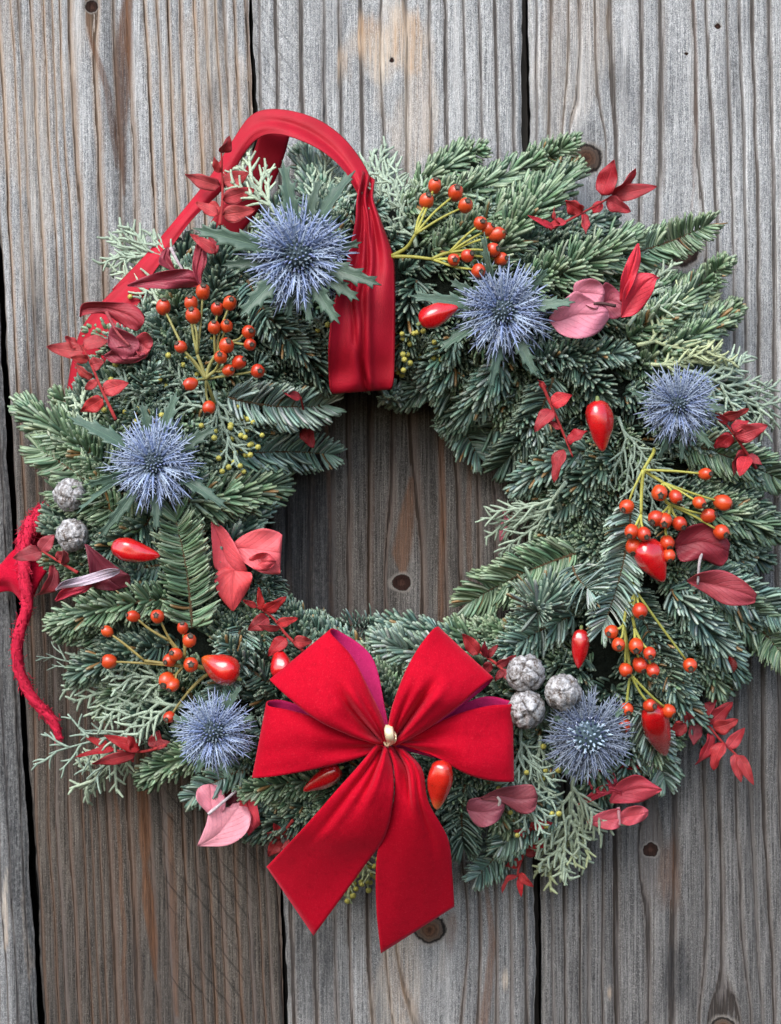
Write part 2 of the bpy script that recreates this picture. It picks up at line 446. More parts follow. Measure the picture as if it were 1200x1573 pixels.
def plank(seed, xl, xr, spacing, knots, warm, groove, sp, step=2.0, rows=6.0, darktone=0, cath=()):
    rng = np.random.default_rng(seed)
    ncol = int((xr[0] - xl[0]) / step); nrow = int((Y1 - Y0) / rows)
    f = np.linspace(0, 1, ncol + 1)
    ys = np.linspace(Y0, Y1, nrow + 1)
    Yg, Fg = np.meshgrid(ys, f, indexing='ij')
    jag = 5 * (vnoise(Yg / 70, Yg * 0, seed) - .5) + 2.5 * (vnoise(Yg / 14, Yg * 0, seed + 1) - .5)
    XL = edge(*xl, Yg) + jag
    XR = edge(*xr, Yg) + 5 * (vnoise(Yg / 80, Yg * 0 + 9, seed) - .5) + 2.5 * (vnoise(Yg / 16, Yg * 0 + 5, seed + 1) - .5)
    Xg = XL + (XR - XL) * Fg
    # grain coordinate
    lean = (xl[1] - xl[0] + xr[1] - xr[0]) / 2
    Xl = Xg - lean * (Yg - 786) / 1573
    G = Xl + 9 * (vnoise(Xg / 150, Yg / 420, seed + 2) - .5) + 4 * (vnoise(Xg / 45, Yg / 130, seed + 4) - .5) + 1.6 * (vnoise(Xg / 12, Yg / 40, seed + 6) - .5)
    kr = np.full(Xg.shape, 9.); kd = np.zeros(Xg.shape)
    for (kx, ky, r, rx, st, deep) in knots:
        dx = Xg - kx; dy = (Yg - ky)
        rho2 = np.maximum(dx ** 2 + (dy / st) ** 2, rx * rx)
        G = G - dx * rx * rx / rho2 * 1.0
        q = np.sqrt(dx ** 2 + (dy / .86) ** 2) / r * (1 + .22 * (vnoise(Xg / (r * 1.1), Yg / (r * 1.1), seed + 31) - .5) + .16 * (vnoise(Xg / (r * .35), Yg / (r * .35), seed + 33) - .5))
        better = q < kr
        kr = np.where(better, q, kr); kd = np.where(better, deep, kd)
    for (cx, cy, hw, ln, sgn) in cath:      # arched flame grain
        dx = (Xg - cx) / hw
        m = np.exp(-dx ** 4)
        G = G + m * sgn * np.sqrt(dx * dx + .02) * hw * .6 * sstep(-1, 1, (cy - Yg) / ln)
    x0 = G.min() - 5
    pos = [x0]
    while pos[-1] < G.max() + 5:
        mean = spacing(pos[-1])
        pos.append(pos[-1] + mean * (.62 + .76 * rng.random()))
    ring = np.interp(G, pos, np.arange(len(pos)))
    fr = ring - np.floor(ring)
    hsh = _tab[(np.floor(ring).astype(int) * 37 + seed * 11) % 256, 7]
    gv = np.exp(-((np.minimum(fr, 1 - fr)) / .17) ** 2) * (.45 + .65 * hsh) - .35 * np.exp(-((fr - .32) / .14) ** 2)
    H = -groove * gv + 1.2 * (vnoise(Xg / 60, Yg / 200, seed + 8) - .5) + .8 * (vnoise(Xg / 5, Yg / 40, seed + 9) - .5)
    H += 2.0 * (1 - sstep(.7, 1.25, kr)) - 5.5 * kd * (1 - sstep(.55, .95, kr)) - 2.6 * np.exp(-((kr - 1.02) / .14) ** 2)
    dl = (Xg - XL); dr = (XR - Xg)
    e = np.minimum(dl, dr)
    H -= 9 * (1 - sstep(0, 9, e)) ** 2
    at = {'ring': ring, 'knotr': np.minimum(kr, 5), 'knotdark': kd, 'warm': warm(Xg, Yg),
          'dark': np.clip(sp['dark'](Xg, Yg), 0, 1), 'brown': np.clip(sp['brown'](Xg, Yg), 0, 1),
          'pale': np.clip(sp['pale'](Xg, Yg), 0, 1), 'saw': np.clip(sp['saw'](Xg, Yg), 0, 1), 'darktone': np.clip(sp['darktone'](Xg, Yg), 0, 1)}
    mb = MB()
    n, m = Xg.shape
    P = np.stack([Xg, Yg, H], -1).reshape(-1, 3)
    mb.add(np.stack([(P[:, 0] - 600) * S, -P[:, 2] * S, (786.5 - P[:, 1]) * S + Z0], 1), grid_faces(n, m))
    # the two side faces run back to the board behind
    k = n * m
    for cidx in (0, m - 1):
        front = np.arange(n) * m + cidx
        bp = P.reshape(n, m, 3)[:, cidx].copy(); bp[:, 2] = -60
        mb.v.append(np.stack([(bp[:, 0] - 600) * S, -bp[:, 2] * S, (786.5 - bp[:, 1]) * S + Z0], 1)); mb.c.append(np.ones((n, 3))); mb.u.append(np.zeros((n, 2)))
        back = np.arange(n) + k
        q = np.stack([front[:-1], front[1:], back[1:], back[:-1]], 1)
        mb.q.append(q if cidx else q[:, ::-1])
        k += n
        for a in at: at[a] = np.concatenate([np.ravel(at[a]), np.ravel(at[a])[front]])
    mb.n = k
    return mb.build('plank', M['wood'], wall, world=True, attrs=at)

def lowdarktone(a, b, amt, seed):  # darker towards the bottom, broken up by noise
    return lambda X, Y: amt * sstep(0, 1, (Y - a) / (b - a) + .5 * (vnoise(X / 70, Y / 260, seed) - .5) + .25 * (vnoise(X / 14, Y / 90, seed + 1) - .5))
zero = lambda X, Y: X * 0
noisedark = lambda seed, th, amt: (lambda X, Y: amt * sstep(th, th + .25, vnoise(X / 24, Y / 220, seed) * .6 + vnoise(X / 6, Y / 60, seed + 1) * .4))
spA = dict(dark=lambda X, Y: noisedark(21, .62, .5)(X, Y) + .55 * streak(X, Y, [(165, -50, 10), (178, 150, 22), (185, 330, 16), (195, 420, 3)], 3) + .35 * ell(X, Y, 240, 1520, 60, 160, 4)
               + .7 * (1 - sstep(0, 16, X - edge(-26, 62, Y))),
           brown=lambda X, Y: .9 * streak(X, Y, [(203, -60, 6), (188, 90, 15), (187, 200, 10), (192, 300, 2)], 5) + .7 * streak(X, Y, [(125, -60, 3), (140, 60, 4), (168, 150, 6), (183, 260, 4)], 6)
               + .9 * streak(X, Y, [(217, 1150, 9), (222, 1290, 12), (222, 1330, 5), (228, 1380, 11), (234, 1450, 8), (240, 1510, 2)], 7) + .6 * streak(X, Y, [(262, 1250, 5), (266, 1400, 7), (272, 1560, 4)], 9)
               + .6 * streak(X, Y, [(176, 1200, 3), (188, 1400, 4), (198, 1600, 4)], 10),
           pale=lambda X, Y: .35 * ell(X, Y, 320, 120, 70, 260, 12, 1) + .3 * ell(X, Y, 60, 150, 70, 300, 12, 1),
           saw=lambda X, Y: .9 * sstep(220, 265, X) * sstep(1150, 1260, Y) * sstep(.3, .6, vnoise(X / 60, Y / 70, 40)),
           darktone=lowdarktone(330, 900, 1.0, 61))
spB = dict(dark=lambda X, Y: noisedark(22, .66, .45)(X, Y) + .95 * streak(X, Y, [(466, 560, 18), (462, 700, 40), (476, 850, 44), (488, 960, 28), (490, 1080, 8)], 13) + .5 * streak(X, Y, [(440, 640, 8), (428, 900, 14), (450, 1400, 10)], 14)
               + .55 * ell(X, Y, 770, 960, 40, 90, 15) + .4 * ell(X, Y, 570, 640, 70, 60, 16, .9) + .6 * ell(X, Y, 480, 1480, 50, 130, 17) + .5 * streak(X, Y, [(800, 1380, 5), (805, 1500, 10), (815, 1650, 9)], 18),
           brown=lambda X, Y: .7 * streak(X, Y, [(632, 730, 3), (625, 790, 13), (618, 850, 16), (622, 885, 4)], 19) + .65 * streak(X, Y, [(678, 640, 4), (680, 800, 6), (676, 960, 5)], 20)
               + .5 * streak(X, Y, [(720, 690, 4), (722, 820, 5), (725, 960, 4)], 21) + .5 * streak(X, Y, [(500, 620, 3), (505, 800, 4), (508, 960, 4)], 22)
               + .6 * streak(X, Y, [(745, 1330, 3), (755, 1450, 6), (740, 1600, 8)], 23) + .55 * ell(X, Y, 695, 1425, 14, 50, 24, .8),
           pale=lambda X, Y: 1.0 * ell(X, Y, 592, 80, 84, 60, 25, 1.0) + .4 * ell(X, Y, 640, 180, 50, 120, 26, 1.1) + .8 * ell(X, Y, 776, 1505, 9, 26, 27, .5) + .35 * ell(X, Y, 620, 1500, 60, 120, 28, 1),
           saw=lambda X, Y: .45 * (1 - sstep(440, 470, X)) * (1 - sstep(120, 220, Y)),
           darktone=lambda X, Y: np.clip(sstep(330, 600, Y) - .35 * sstep(1050, 1350, Y), 0, 1) * np.clip(.8 + .5 * vnoise(X / 50, Y / 200, 71), 0, 1))  # darkest inside the ring: wetter wood plus the wreath's shade put into the colour
spC = dict(dark=lambda X, Y: noisedark(23, .66, .5)(X, Y) + .85 * ell(X, Y, 1035, 1500, 26, 75, 29, .9) + .5 * ell(X, Y, 910, 210, 25, 30, 30, .8) + .6 * ell(X, Y, 1040, 400, 40, 45, 31, .9) + .25 * ell(X, Y, 1010, 1240, 60, 90, 32, .9),
           brown=lambda X, Y: .5 * ell(X, Y, 1030, 1340, 22, 80, 33, .8) + .4 * streak(X, Y, [(1065, -50, 2), (1070, 200, 3), (1062, 330, 2)], 34),
           pale=lambda X, Y: .5 * ell(X, Y, 937, 1525, 5, 12, 35, .3) + .25 * ell(X, Y, 880, 90, 60, 150, 36, 1),
           saw=lambda X, Y: zero(X, Y),
           darktone=lowdarktone(300, 1100, .92, 62))
spL = dict(dark=lambda X, Y: noisedark(24, .5, .5)(X, Y) + .9 * streak(X, Y, [(-14, 380, 34), (-4, 700, 46), (6, 1000, 40), (36, 1300, 24), (52, 1960, 22)], 37), brown=zero,
           pale=lambda X, Y: .7 * streak(X, Y, [(12, 1330, 2), (8, 1400, 4), (7, 1460, 2)], 38) + .6 * streak(X, Y, [(35, 1370, 2), (37, 1450, 3), (38, 1480, 1)], 39) + .6 * streak(X, Y, [(45, 1450, 1), (45, 1480, 4), (44, 1510, 1)], 50),
           saw=zero, darktone=lowdarktone(500, 1100, .35, 63))
spD = dict(dark=noisedark(25, .6, .5), brown=zero, pale=zero, saw=zero, darktone=lowdarktone(420, 1150, .7, 64))
plank(1, (-380, -300), (-30, 56), lambda x: 15, [], lambda X, Y: X * 0 + .3, 1.5, spL, 3, 9)
plank(2, (-22, 66), (381, 436), lambda x: 17 if x < 130 else (30 if x < 235 else 17), [(140, 8, 10, 9, 5, .9), (-60, 900, 10, 9, 4, 0)],
      lambda X, Y: X * 0 + .95, 4.6, spA)
plank(3, (387, 441), (801, 824), lambda x: 30 if x < 470 else 24 if x > 700 else 34,
      [(617, 895, 14, 20, 4.5, 1), (602, 92, 4, 12, 6, 1), (660, 1428, 24, 44, 2.6, 0), (560, -250, 20, 20, 4, 0)],
      lambda X, Y: .2 + .5 * sstep(400, 640, Y) - .25 * sstep(1000, 1300, Y), 3.0, spB)
plank(4, (811, 832), (1236, 1262), lambda x: 20 if x < 930 else (40 if x < 1040 else 21),
      [(901, 243, 24, 25, 2.4, .25), (1046, 384, 25, 24, 2.6, .6), (1000, 1306, 11, 17, 4, .9), (1103, 40, 5, 7, 6, 1), (1112, 1580, 18, 24, 2.5, 0), (1055, 81, 3, 6, 6, 1)],
      lambda X, Y: .22 + .1 * sstep(800, 1300, Y), 4.6, spC)
plank(5, (1246, 1272), (1610, 1630), lambda x: 18, [], lambda X, Y: X * 0 + .3, 3, spD, 4, 12)
mb = MB()
zz = (786.5 - np.array([Y0, Y1])) * S + Z0
xx = (np.array([-380, 1620]) - 600) * S
for yy in (46 * S, 62 * S):
    mb.add([[xx[0], yy, zz[0]], [xx[1], yy, zz[0]], [xx[1], yy, zz[1]], [xx[0], yy, zz[1]]], [[0, 1, 2, 3]] if yy > 50 * S else [[3, 2, 1, 0]])
mb.q.append(np.array([[0, 1, 5, 4], [1, 2, 6, 5], [2, 3, 7, 6], [3, 0, 4, 7]]))
mb.build('backing_board', M['backing'], wall, world=True, smooth=False)

# ------------------------------------------------------------------ fir
PAL = {'blue': [(.140, .235, .210), (.190, .290, .262), (.090, .160, .140), (.280, .375, .345)],
       'green': [(.135, .215, .135), (.185, .270, .180), (.085, .150, .095), (.260, .340, .245)],
       'deep': [(.058, .104, .086), (.086, .142, .118), (.038, .072, .058), (.135, .198, .168)],  # darker greens, with the shade of the wreath's gaps put into the colour
       'silver': [(.205, .300, .270), (.265, .365, .330), (.145, .225, .200), (.335, .425, .390)]}

def needles(mb, rng, P0, T, N, B, L, kind, style, alpha, wid=3.4):
    """a batch of curved blunt needles, one for each row of P0"""
    n = len(P0)
    if style == 'brush': phi = np.where(rng.random(n) < .5, -1, 1) * (R_(60) + rng.normal(0, R_(32), n))
    elif style == 'comb': phi = np.where(rng.random(n) < .5, -1, 1) * (R_(76) + rng.normal(0, R_(14), n))
    elif style == 'up': phi = rng.normal(0, R_(48), n)
    else: phi = (rng.random(n) - .5) * R_(360)
    rad = np.cos(phi)[:, None] * N + np.sin(phi)[:, None] * B
    a = alpha * (1 + rng.normal(0, .07, n))
    d0 = np.cos(a)[:, None] * T + np.sin(a)[:, None] * rad
    Ls = (L * (.74 + .34 * rng.random(n)))[:, None]
    cv = (.22 + .20 * rng.random(n))[:, None] * (N * .8 + T * .75) - .06 * rad * rng.random(n)[:, None]
    ax = nrm(np.cross(d0, rad + .35 * N * rng.random(n)[:, None] + 1e-4))
    nn = nrm(np.cross(ax, d0))
    pal = np.array(PAL[kind])
    base = pal[rng.integers(0, len(pal), n)] * (.8 + .45 * rng.random((n, 1))) * (1 + .05 * rng.normal(0, 1, (n, 3))) * np.array([.98, 1.0, .93])
    old = rng.random(n) < .018
    base[old] = np.array([.26, .15, .06]) * (.7 + .6 * rng.random((old.sum(), 1)))
    ts = np.array([0, .35, .82, 1.0]); ws = np.array([.6, .95, 1.0, .62]) * wid
    Vs, Cs = [], []
    for t, ww in zip(ts, ws):
        c = P0 + Ls * (d0 * t + cv * t * t)
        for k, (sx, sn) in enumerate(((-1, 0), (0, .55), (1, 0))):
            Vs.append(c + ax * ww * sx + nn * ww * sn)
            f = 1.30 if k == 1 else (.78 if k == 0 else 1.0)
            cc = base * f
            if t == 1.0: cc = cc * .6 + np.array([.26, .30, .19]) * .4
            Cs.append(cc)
    V = np.stack(Vs, 1).reshape(-1, 3); C = np.clip(np.stack(Cs, 1).reshape(-1, 3), .01, .5)
    q = []
    for s in range(3):
        for k in range(3):
            k2 = (k + 1) % 3
            q.append([s * 3 + k, s * 3 + k2, s * 3 + 3 + k2, s * 3 + 3 + k])
    q = np.array(q)
    Q = (q[None] + (np.arange(n) * 12)[:, None, None]).reshape(-1, 4)
    Tt = (np.array([[9, 10, 11]])[None] + (np.arange(n) * 12)[:, None, None]).reshape(-1, 3)
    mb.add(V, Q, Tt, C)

def sprig_path(base, tip, bend, zo, n=24):
    b = np.array(base, float); t = np.array(tip, float)
    d = t - b; per = np.array([-d[1], d[0]]) / (np.linalg.norm(d) + 1e-6)
    u = np.linspace(0, 1, n)[:, None]
    m = (b + t) / 2 + per * bend
    xy = (1 - u) ** 2 * b + 2 * u * (1 - u) * m + u * u * t
    z = height(xy[:, 0], xy[:, 1]) + np.interp(u[:, 0], [0, 1], zo)
    ker = np.ones(7) / 7
    z = np.convolve(np.pad(z, 3, 'edge'), ker, 'valid')
    return np.column_stack([xy, np.maximum(z, 18)])

def fir_into(nm, tm, rng, P, L, kind, style, dens):
    seg = np.linalg.norm(np.diff(P, axis=0), axis=1); ln = seg.sum()
    n = max(20, int(ln * dens))
    u = np.sort(rng.random(n)) * (len(P) - 1)
    u = np.concatenate([u, (len(P) - 1) * (1 - .06 * rng.random(int(16 + L * .3)))])
    T, N, B = frames(P)
    ip = lambda A: np.stack([np.interp(u, np.arange(len(P)), A[:, k]) for k in range(3)], 1)
    f = u / (len(P) - 1)
    alpha = np.interp(f, [0, .75, .93, 1], [R_(80), R_(74), R_(60), R_(26)])
    Ln = L * np.interp(f, [0, .1, .8, 1], [.75, 1, .92, .62])
    needles(nm, rng, ip(P), nrm(ip(T)), nrm(ip(N)), nrm(ip(B)), Ln, kind, style, alpha)
    if tm is not None:
        tube(tm, P[::2], np.interp(np.linspace(0, 1, len(P[::2])), [0, 1], [3.4, 1.6]), 6, (.10, .065, .035))

# the hidden body of the wreath
base = thing('wreath_base', 'round wreath body thickly bound with dark green fir filling the ring', 'wreath', (607, 785, 30))
rng = np.random.default_rng(11)
mb = MB()
th = np.linspace(0, 2 * PI, 97)
ringP = np.column_stack([607 + 385 * np.cos(th), 785 + 362 * np.sin(th), 70 + 0 * th])
nseg = 18
V = []
for k, a in enumerate(th):
    rad = np.array([math.cos(a), math.sin(a), 0])
    for j in range(nseg):
        b = 2 * PI * j / nseg
        rr = 1 + .16 * (vnoise(k * .7 % 67, j * 1.3, 3) - .5)
        V.append(ringP[k] + rad * math.cos(b) * 112 * rr + np.array([0, 0, 1]) * (math.sin(b) * 62 * rr))
V = np.array(V)
Q = []
for k in range(96):
    for j in range(nseg):
        Q.append([k * nseg + j, k * nseg + (j + 1) % nseg, (k + 1) % 96 * nseg + (j + 1) % nseg, (k + 1) % 96 * nseg + j])
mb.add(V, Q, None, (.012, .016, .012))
mb.build('moss_core', M['core'], base)
nm, tm = MB(), MB()
for k in range(640):
    a = rng.random() * 2 * PI
    rr = rng.choice([-1, 1]) * rng.random() ** .9
    x = 607 + (385 + rr * 125) * math.cos(a); y = 785 + (362 + rr * 125) * math.sin(a)
    out = 1 if rr > 0 else -1
    tang = a + PI / 2 + out * -R_(35 + 30 * rng.random()) + rng.normal(0, .5)
    ln = 80 + 50 * rng.random()
    tip = (x + ln * math.cos(tang), y + ln * math.sin(tang))
    e = math.hypot((tip[0] - 607) / 385, (tip[1] - 785) / 362)
    if e < .565 or e > (1.50 if tip[0] > 900 else 1.42): continue
    fir_into(nm, tm, rng, sprig_path((x, y), tip, rng.normal(0, 14), (-40, -6 - 34 * rng.random()), 14), 29 + 7 * rng.random(),
             rng.choice(['deep', 'deep', 'blue', 'green']), 'brush', 1.05)
nm.build('fir_filler', M['needle'], base, kind='stuff')
tm.build('filler_twigs', M['twig'], base, kind='stuff')

FIR = [
 # base, tip, bend, needle length, palette, style, rise, label
 ((615, 318), (876, 222), 26, 34, 'green', 'brush', (-10, 25), 'thick bright green fir sprig pointing right at the top edge of the wreath'),
 ((640, 285), (735, 232), -8, 30, 'green', 'brush', (-25, 0), 'short green fir tip sticking up behind the thick top fir sprig'),
 ((665, 385), (835, 275), 12, 32, 'green', 'brush', (-15, 5), 'dark green fir sprig running just under the thick top sprig'),
 ((735, 420), (872, 268), -12, 44, 'green', 'up', (-5, 20), 'fir sprig with long upright needles right of the upper rose hips'),
 ((800, 442), (955, 372), 12, 46, 'green', 'up', (5, 25), 'long needled fir sprig between the red twig and the mauve leaf, upper right'),
 ((920, 400), (1088, 345), 14, 34, 'green', 'comb', (0, 35), 'slim fir twig reaching right over the dark knot of the right plank'),
 ((965, 520), (1112, 405), 10, 30, 'green', 'brush', (-5, 25), 'green fir tip pointing up right beyond the pink and red leaves'),
 ((985, 560), (1128, 474), 8, 30, 'green', 'brush', (-10, 10), 'fir sprig behind the silvery cypress at the right shoulder of the wreath'),
 ((800, 560), (960, 545), -16, 30, 'blue', 'brush', (-5, 5), 'blue green fir sprig under the mauve leaf, right of the second thistle'),
 ((700, 560), (612, 610), -10, 30, 'blue', 'brush', (0, 0), 'blue green fir sprig curving toward the ribbon end at the upper inner edge'),
 ((600, 600), (601, 614), 0, 24, 'silver', 'brush', (5, 75), 'small star shaped fir tip just below the end of the satin ribbon'),
 ((690, 565), (735, 700), 16, 36, 'blue', 'comb', (-5, -5), 'fir sprig hanging down into the opening at its upper right'),
 ((770, 560), (690, 650), -16, 34, 'blue', 'brush', (5, 0), 'dense fir sprig sweeping down left to the upper right of the opening'),
 ((850, 580), (770, 715), -20, 36, 'deep', 'comb', (10, 5), 'deep green fir sprig left of the small red leaf twig'),
 ((905, 690), (800, 745), 14, 32, 'blue', 'brush', (0, 10), 'fir tip below the red leaf twig and the upright red pepper'),
 ((945, 700), (850, 800), 14, 34, 'deep', 'brush', (-10, 0), 'shaded fir sprig at the right of the opening above the silver strands'),
 ((970, 770), (925, 965), -18, 38, 'silver', 'comb', (25, 30), 'long fir sprig with tightly combed needles left of the orange rose hips'),
 ((885, 850), (722, 925), 12, 40, 'green', 'comb', (5, 5), 'flat combed green fir sprig reaching left into the opening'),
 ((838, 920), (826, 938), 0, 52, 'silver', 'brush', (20, 85), 'large star of silvery fir needles facing out at the right of the opening'),
 ((880, 870), (905, 905), 8, 46, 'silver', 'comb', (35, 45), 'pale fir tip with curved needles beside the large needle star'),
 ((880, 945), (785, 1000), 10, 38, 'blue', 'brush', (0, 5), 'fir sprig right above the grey round cones'),
 ((1030, 780), (1185, 815), -14, 34, 'green', 'brush', (-15, 10), 'fir sprig behind the orange rose hips at the right edge'),
 ((1045, 680), (1195, 735), -10, 36, 'green', 'comb', (-20, 5), 'fir sprig under the red leaves at the far right edge'),
 ((1040, 880), (1205, 950), -16, 38, 'blue', 'comb', (-5, 20), 'fir sprig below the dark red leaves at the right edge'),
 ((1090, 900), (1205, 1010), -14, 38, 'green', 'comb', (-10, 15), 'yellowish green fir tip at the right edge, lowest of those pointing right'),
 ((1030, 905), (1130, 1030), -10, 36, 'blue', 'brush', (0, 0), 'dense fir sprig right of the hanging rose hips'),
 ((960, 900), (1035, 1060), -8, 34, 'deep', 'comb', (-15, -5), 'dark fir sprig behind the hanging rose hips'),
 ((900, 1010), (870, 1090), 6, 30, 'deep', 'brush', (-20, -10), 'dark fir tip between the grey cones and the slim red pepper'),
 ((985, 1090), (1022, 1200), -6, 32, 'silver', 'comb', (0, 10), 'fir tip hanging below the red pepper with the rose hips'),
 ((1030, 1040), (1075, 1120), 6, 30, 'blue', 'brush', (-15, 0), 'short fir tip left of the red leaf twig at the lower right'),
 ((715, 1205), (712, 1300), 8, 32, 'deep', 'comb', (-15, 0), 'dark fir sprig hanging right of the bow tails'),
 ((800, 1255), (735, 1345), -8, 32, 'blue', 'comb', (-10, 5), 'fir tip below the dusky mauve leaves at the bottom'),
 ((850, 1250), (770, 1300), 6, 30, 'blue', 'comb', (-5, 10), 'fir sprig behind the small red leaves at the bottom right'),
 ((500, 1230), (385, 1275), -8, 30, 'deep', 'brush', (-20, -5), 'dark fir sprig between the pink leaf and the left bow tail'),
 ((505, 1200), (385, 1215), 10, 30, 'green', 'brush', (0, 10), 'fir sprig directly under the left loop of the bow'),
 ((330, 1150), (225, 1195), 12, 30, 'green', 'brush', (-15, 5), 'fir sprig below the lowest left thistle'),
 ((380, 1180), (295, 1225), 8, 26, 'blue', 'comb', (-5, 5), 'fir tip hanging between the lowest left thistle and the pink leaf'),
 ((700, 985), (520, 960), 10, 36, 'blue', 'up', (-15, -10), 'blue green fir sprig along the lower edge of the opening'),
 ((680, 1010), (590, 985), -8, 38, 'silver', 'brush', (5, 15), 'pale fir tip between the two upper loops of the bow'),
 ((560, 1010), (445, 940), -8, 32, 'blue', 'brush', (-25, -25), 'fir sprig at the lower left corner of the opening'),
 ((295, 965), (268, 790), 10, 44, 'green', 'comb', (5, 35), 'upright fir sprig with a clear stem left of the pink three leaf cluster'),
 ((330, 880), (405, 770), -10, 34, 'blue', 'brush', (-10, 5), 'fir sprig above the pink three leaf cluster'),
 ((290, 770), (418, 745), 12, 40, 'green', 'brush', (10, 15), 'bright fir tip right of the left thistle'),
 ((350, 700), (508, 698), -10, 34, 'blue', 'comb', (-5, 15), 'horizontal fir sprig pointing right into the opening at the left'),
 ((350, 610), (500, 622), 16, 38, 'silver', 'comb', (15, 30), 'pale fir sprig with drooping needles above the horizontal one'),
 ((400, 480), (500, 585), -14, 34, 'deep', 'brush', (-5, 0), 'dark fir sprig left of the hanging satin ribbon'),
 ((380, 430), (460, 540), 12, 32, 'blue', 'comb', (0, 10), 'fir sprig below the biggest thistle'),
 ((320, 470), (345, 385), 8, 32, 'deep', 'brush', (0, 5), 'dark fir tip between the dusky red leaves and the biggest thistle'),
 ((490, 330), (470, 240), 8, 34, 'blue', 'brush', (-40, -20), 'shaded fir tip inside the satin ribbon arch'),
 ((190, 740), (42, 630), 10, 38, 'green', 'brush', (-15, 15), 'big fir sprig pointing up left at the left edge'),
 ((170, 770), (60, 690), 8, 36, 'green', 'comb', (0, 10), 'fir sprig left of the left thistle, under the big pointing one'),
 ((220, 810), (90, 755), 10, 34, 'green', 'comb', (-5, -5), 'fir sprig between the two small grey cones on the left'),
 ((240, 790), (155, 850), -8, 32, 'deep', 'brush', (-10, 0), 'fir tip above the red pepper on the left'),
 ((260, 920), (95, 955), 12, 34, 'green', 'brush', (0, 10), 'fir sprig pointing left above the lower left rose hips'),
 ((260, 990), (120, 1035), 12, 32, 'deep', 'brush', (-10, 0), 'fir sprig lying behind the lower left rose hips'),
 ((370, 960), (330, 1080), -12, 34, 'blue', 'comb', (0, 5), 'fir sprig right of the blunt red pepper, lower left'),
 ((430, 1060), (345, 990), -8, 32, 'deep', 'brush', (-5, 5), 'dark fir sprig below the red leaf twig left of the bow'),
 ((420, 880), (400, 985), 8, 30, 'blue', 'brush', (-20, -10), 'fir sprig behind the pink three leaf cluster at the opening edge'),
 ((640, 430), (620, 540), 10, 32, 'deep', 'brush', (-5, 0), 'dark fir sprig right of the satin ribbon'),
 ((700, 520), (655, 570), -6, 28, 'blue', 'brush', (0, 10), 'short fir tip below the red pepper beside the second thistle'),
 ((860, 540), (930, 610), -8, 32, 'deep', 'brush', (0, 5), 'fir sprig above the upright red pepper'),
 ((255, 868), (172, 888), 8, 32, 'blue', 'comb', (-15, -5), 'fir tip under the red pepper lying on its side'),
 ((805, 600), (745, 668), -8, 34, 'blue', 'comb', (-15, -10), 'fir tip at the upper right inner edge, left of the deep green hanging sprig'),
 ((800, 620), (850, 690), 8, 30, 'blue', 'brush', (-5, 0), 'fir sprig behind the small red leaf twig near the opening'),
]
rng = np.random.default_rng(77)
for (b, t, bend, L, kind, style, zo, lab) in FIR:
    same = math.hypot(t[0] - b[0], t[1] - b[1]) < 30
    P = sprig_path(b, t, bend, zo, 26)
    o = thing('fir_sprig', lab, 'fir sprig', P[0], 'fir sprigs bound round the wreath')
    nm, tm = MB(), MB()
    fir_into(nm, tm, rng, P, L * 1.1, kind, style, 1.22 if not same else 1.3)
    tm.build('twig', M['twig'], o)
    nm.build('needles', M['needle'], o, kind='stuff')

# ------------------------------------------------------------------ cypress sprays
CY = {'sage': (.34, .43, .33), 'pale': (.41, .50, .37), 'grey': (.28, .37, .30), 'lime': (.44, .50, .29)}
def cypress_rec(mb, buds, rng, p, d, ln, r, lvl, c, curl, dens, bud):
    n = 9
    P = [np.array(p, float)]; dd = np.array(d, float)
    side = rng.choice([-1, 1])
    for i in range(n - 1):
        dd = nrm(dd + np.array([-dd[1], dd[0], 0]) * curl * side * .22 + rng.normal(0, .055, 3))
        P.append(P[-1] + dd * ln / (n - 1))
    P = np.array(P)
    tube(mb, P, np.linspace(r, r * .55, n), 5, np.array(c) * (.82 + .4 * rng.random()), .3, rng)
    if lvl > 0:
        k = max(3, int(ln / dens))
        for i in range(k):
            f = .10 + .88 * (i + .5) / k
            j = f * (n - 1); q = P[int(j)] + (P[min(n - 1, int(j) + 1)] - P[int(j)]) * (j % 1)
            t = nrm(P[min(n - 1, int(j) + 1)] - P[max(0, int(j) - 1)])
            s = 1 if i % 2 else -1
            a = s * R_(30 + 14 * rng.random())
            nd = np.array([t[0] * math.cos(a) - t[1] * math.sin(a), t[0] * math.sin(a) + t[1] * math.cos(a), t[2] + rng.normal(.05, .22)])
            cypress_rec(mb, buds, rng, q, nrm(nd), (ln * (.46 if lvl > 1 else .34) * (1.1 - .62 * f)) * (.75 + .5 * rng.random()) + 8, r * .88, lvl - 1, c, curl, dens * .74, bud)
    elif bud and rng.random() < bud:
        buds.append(P[-1])

